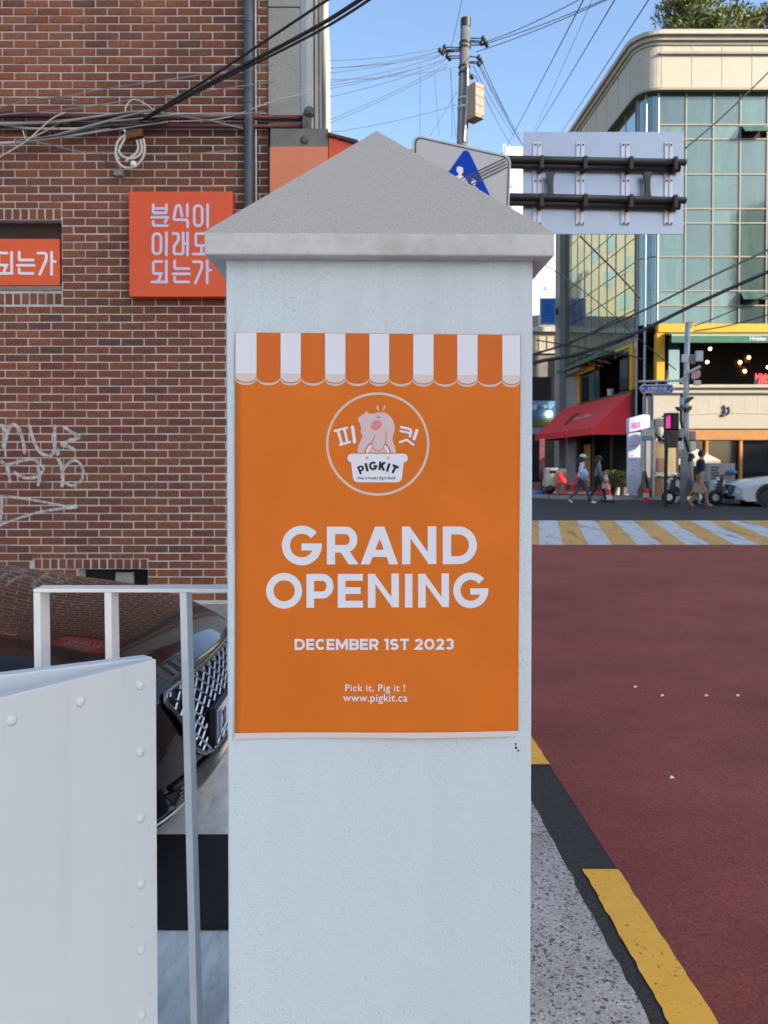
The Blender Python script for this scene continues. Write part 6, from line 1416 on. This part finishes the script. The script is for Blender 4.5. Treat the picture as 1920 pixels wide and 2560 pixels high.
# ------------------------------------------------------------------ people walking across the junction
M['skin'] = mat('skin', (.45, .25, .17), .6); M['hair'] = mat('hair', (.012, .009, .008), .55)
def cloth(n, c): return mat(n, c, .85, var=.12, vscale=14)
def person(label, loc, rz, J, Rd, regions, hands, extra):
    """J joints, Rd radii, one skinned continuous body; regions maps bones to materials"""
    root = thing('person', label, 'person', loc, rz=rz)
    names = list(J); E = [('pelvis', 'waist'), ('waist', 'chest'), ('chest', 'neck'), ('neck', 'chin'), ('chin', 'crown')]
    for s in 'LR': E += [('pelvis', 'hip' + s), ('hip' + s, 'knee' + s), ('knee' + s, 'ank' + s), ('ank' + s, 'toe' + s), ('chest', 'sh' + s), ('sh' + s, 'elb' + s), ('elb' + s, 'wri' + s)]
    me = bpy.data.meshes.new('body'); me.from_pydata([J[n] for n in names], [(names.index(a), names.index(b)) for a, b in E], [])
    o = bpy.data.objects.new('body_src', me); COL.objects.link(o); sk = o.modifiers.new('skin', 'SKIN'); sk.use_smooth_shade = True
    sv_ = me.skin_vertices[0].data
    for i, n in enumerate(names):
        r_ = Rd[n]; sv_[i].radius = r_ if isinstance(r_, tuple) else (r_, r_); sv_[i].use_root = (n == 'pelvis')
    sb_ = o.modifiers.new('sub', 'SUBSURF'); sb_.levels = 2; sb_.render_levels = 2
    dg = bpy.context.evaluated_depsgraph_get(); dg.update(); m2 = bpy.data.meshes.new_from_object(o.evaluated_get(dg)); m2.name = 'body'; bpy.data.objects.remove(o)
    ml = []; m2.materials.clear()
    for a in regions.values():
        if a not in ml: ml.append(a); m2.materials.append(M[a])
    segs = [(Vector(J[a]), Vector(J[b]), a, b) for a, b in E]
    for p in m2.polygons:
        c_ = p.center; best = None
        for a, b, na, nb in segs:
            ab_ = b - a; t = max(0, min(1, (c_ - a).dot(ab_) / ab_.length_squared)); d_ = (a + ab_ * t - c_).length
            if best is None or d_ < best[0]: best = (d_, nb, t)
        p.material_index = ml.index(regions.get(best[1], regions['chest'])); p.use_smooth = True
    b_ = bpy.data.objects.new('body', m2); COL.objects.link(b_); b_.parent = root
    for s in 'LR':
        w_ = Vector(J['wri' + s]); d_ = (w_ - Vector(J['elb' + s])).normalized(); side_ = d_.cross(Vector((1, 0, 0)) if abs(d_.x) < .8 else Vector((0, 0, 1))).normalized(); nrm_ = d_.cross(side_)
        h_ = MB(); h_.tube([w_ - d_ * .01, w_ + d_ * .045, w_ + d_ * .085], [.026, .034, .030], 8)
        for k in range(4):
            r0 = w_ + d_ * .08 + nrm_ * (.021 * (k - 1.5)); L_ = (.06, .072, .068, .052)[k]; h_.tube([r0, r0 + d_ * L_ * .55, r0 + d_ * L_ * .9 + side_ * .02], [.009, .0085, .007], 6)
        r0 = w_ + d_ * .03 - nrm_ * .03; h_.tube([r0, r0 + d_ * .03 - nrm_ * .025, r0 + d_ * .06 - nrm_ * .028], [.011, .010, .008], 6); h_.build('hand', M['skin'], root, smooth=True, local=True)
    c_ = Vector(J['crown']) * .5 + Vector(J['chin']) * .5; f_ = MB()
    f_.tube([c_ + Vector((.085, 0, .01)), c_ + Vector((.112, 0, -.025))], [.008, .016], 6); f_.ball(c_ + Vector((0, .082, -.005)), (.022, .012, .032)); f_.ball(c_ + Vector((0, -.082, -.005)), (.022, .012, .032)); f_.build('face', M['skin'], root, smooth=True, local=True)
    ey = MB(); ey.ball(c_ + Vector((.088, .032, .022)), (.008, .013, .008)); ey.ball(c_ + Vector((.088, -.032, .022)), (.008, .013, .008)); ey.ball(c_ + Vector((.09, 0, -.055)), (.008, .024, .006)); ey.build('features', M['hair'], root, smooth=True, local=True)
    extra(root, c_, J); return root
def joints(stride=.32, lean=.02, H=1.65, armL=((.05, .24, 1.08), (.12, .24, .86)), armR=((-.10, -.24, 1.08), (-.02, -.26, .86)), front='L', wd=.17):
    k = H / 1.68; s = 1 if front == 'L' else -1
    J = {'pelvis': (0, 0, .93), 'waist': (lean * .5, 0, 1.08), 'chest': (lean, 0, 1.30), 'neck': (lean + .015, 0, 1.44), 'chin': (lean + .035, 0, 1.52), 'crown': (lean + .045, 0, 1.63)}
    F, Bk = ('L', 'R') if front == 'L' else ('R', 'L'); yF = .095 if F == 'L' else -.095
    J['hip' + F] = (.02, yF, .86); J['knee' + F] = (.20, yF, .49); J['ank' + F] = (stride, yF, .09); J['toe' + F] = (stride + .17, yF, .055)
    J['hip' + Bk] = (-.02, -yF, .86); J['knee' + Bk] = (-.06, -yF, .48); J['ank' + Bk] = (-stride - .05, -yF, .16); J['toe' + Bk] = (-stride + .08, -yF, .045)
    J['shL'] = (lean, wd, 1.385); J['shR'] = (lean, -wd, 1.385); J['elbL'], J['wriL'] = armL; J['elbR'], J['wriR'] = armR
    return {n: tuple(x * k for x in p) for n, p in J.items()}
RAD_F = {'pelvis': (.125, .105), 'waist': (.105, .09), 'chest': (.13, .10), 'neck': .048, 'chin': (.068, .062), 'crown': (.082, .075)}
for s in 'LR': RAD_F.update({'hip' + s: .088, 'knee' + s: .058, 'ank' + s: .042, 'toe' + s: (.035, .03), 'sh' + s: .062, 'elb' + s: .046, 'wri' + s: .032})
M['w_tee'] = cloth('white_tee', (.62, .62, .66)); M['jeans'] = cloth('jeans', (.045, .075, .13)); M['w_shoe'] = mat('white_shoe', (.65, .65, .66), .6); M['g_jacket'] = cloth('grey_jacket', (.16, .17, .165)); M['b_pants'] = cloth('black_pants', (.016, .017, .02)); M['b_shoe'] = mat('black_shoe', (.012, .012, .012), .5)
M['navy_tee'] = cloth('navy_tee', (.012, .018, .028)); M['khaki'] = cloth('khaki', (.26, .17, .095)); M['tan_shoe'] = mat('tan_shoe', (.30, .19, .10), .7); M['blue_shirt'] = cloth('blue_shirt', (.35, .45, .75)); M['kraft'] = mat('kraft_bag', (.32, .20, .14), .8, var=.15, vscale=6); M['cap_w'] = mat('white_cap', (.60, .60, .52), .8); M['beige_tee'] = cloth('beige_tee', (.42, .36, .33)); M['lt_jeans'] = cloth('light_jeans', (.16, .22, .30))
def reg(top, arm, leg, shoe):
    r_ = {'waist': top, 'chest': top, 'neck': 'skin', 'chin': 'skin', 'crown': 'skin', 'pelvis': leg}
    for s in 'LR': r_.update({'hip' + s: leg, 'knee' + s: leg, 'ank' + s: leg, 'toe' + s: shoe, 'sh' + s: top, 'elb' + s: top, 'wri' + s: arm})
    return r_
def hair(root, c_, ln=.0):
    h_ = MB(); h_.ball(c_ + Vector((-.02, 0, .03)), (.108, .098, .118), 14, 10); h_.build('hair', M['hair'], root, smooth=True, local=True)
    if ln: MB().tube([c_ + Vector((-.055, 0, .04)), c_ + Vector((-.085, 0, -.10)), c_ + Vector((-.09, 0, -.10 - ln))], [.085, .095, .055], 10).build('long_hair', M['hair'], root, smooth=True, local=True)
def x1(root, c_, J):
    hair(root, c_ + Vector((-.01, 0, -.02)), .16)
    MB().ball(c_ + Vector((.0, 0, .075)), (.115, .103, .085), 14, 8).build('cap', M['cap_w'], root, smooth=True, local=True); MB().prism([c_ + Vector(p) for p in ((.08, -.08, .06), (.17, -.065, .05), (.20, 0, .048), (.17, .065, .05), (.08, .08, .06))], (0, 0, .014)).build('cap_brim', M['cap_w'], root, local=True)
    s_ = MB(); s_.tube([(.05, -.15, 1.20), (.09, -.19, 1.02), (.05, -.18, .84)], [.08, .14, .10], 10); s_.tube([(.12, -.16, .95), (.22, -.14, .78)], [.06, .045], 8); s_.build('tied_shirt', M['blue_shirt'], root, smooth=True, local=True)
    MB().tube([(.0, -.10, 1.43), (.08, -.12, 1.25), (.10, -.14, 1.10)], .014, 6).build('bag_strap', M['hair'], root, local=True)
person('walking woman in white cap, white top and blue jeans', (px(1452, 25.6), 25.6, .008), R(-4), joints(.34, .03, 1.64, ((.06, .22, 1.10), (.20, .20, .98)), ((-.04, -.23, 1.10), (.04, -.25, .92)), 'R'), RAD_F, reg('w_tee', 'skin', 'jeans', 'w_shoe'), 1, x1)
RJ = dict(RAD_F); RJ.update({'chest': (.155, .12), 'waist': (.15, .12), 'pelvis': (.15, .12)});
for s in 'LR': RJ.update({'sh' + s: .075, 'elb' + s: .062, 'wri' + s: .04})
def x2(root, c_, J):
    hair(root, c_, .20)
    b_ = MB(); b_.prism([(.10, -.30, .52), (.30, -.30, .50), (.33, -.30, .68), (.08, -.30, .70)], (0, .14, 0)); b_.build('shopping_bag', mat('bag_red', (.55, .12, .08), .6, col2=(.6, .5, .48), vscale=9), root, local=True, bevel=.02)
    MB().tube([(.12, -.23, .70), (.18, -.24, .84), (.28, -.23, .69)], .008, 5).build('bag_handle', M['w_shoe'], root, local=True); MB().prism([(.27, .22, .72), (.42, .22, .78), (.36, .22, 1.02), (.30, .22, 1.05)], (0, .10, 0)).build('white_bag', M['w_shoe'], root, local=True, bevel=.02)
person('long-haired woman in grey jacket and black trousers carrying a bag', (px(1494, 26.1), 26.1, .008), R(-4), joints(.26, .02, 1.62, ((.02, .25, 1.12), (.26, .22, 1.08)), ((.02, -.26, 1.10), (.16, -.25, .88)), 'R'), RJ, reg('g_jacket', 'g_jacket', 'b_pants', 'b_shoe'), 1, x2)
RM = dict(RAD_F); RM.update({'chest': (.15, .125), 'waist': (.13, .11), 'neck': .055})
for s in 'LR': RM.update({'sh' + s: .075, 'elb' + s: .056, 'wri' + s: .036, 'hip' + s: .10, 'knee' + s: .08, 'ank' + s: .065, 'toe' + s: (.042, .035)})
def x3(root, c_, J):
    hair(root, c_)
    b_ = MB(); b_.prism([(-.30, -.34, .52), (.02, -.34, .44), (.08, -.34, .68), (-.22, -.34, .78)], (0, .13, 0)); b_.build('paper_bag', M['kraft'], root, local=True, bevel=.006)
    MB().tube([(-.14, -.275, .75), (-.05, -.275, .84), (.01, -.275, .70)], .006, 5).build('bag_handle', M['kraft'], root, local=True)
RG = reg('navy_tee', 'skin', 'khaki', 'tan_shoe')
person('walking man in dark tee and khaki trousers carrying a kraft paper bag', (px(1748, 23.5), 23.5, .008), R(-5), joints(.26, .04, 1.77, ((.04, .27, 1.08), (.16, .27, .88)), ((.02, -.27, 1.08), (-.03, -.275, .84)), 'L', .185), RM, RG, 1, x3)
person('person in pale tee and light jeans half hidden behind the walking man', (px(1724, 24.3), 24.3, .008), R(-5), joints(.28, .02, 1.68, ((.0, .23, 1.1), (.06, .24, .88)), ((-.03, -.23, 1.1), (.02, -.24, .88)), 'R'), RAD_F, reg('beige_tee', 'skin', 'lt_jeans', 'b_shoe'), 1, lambda r_, c_, J: hair(r_, c_, .08))
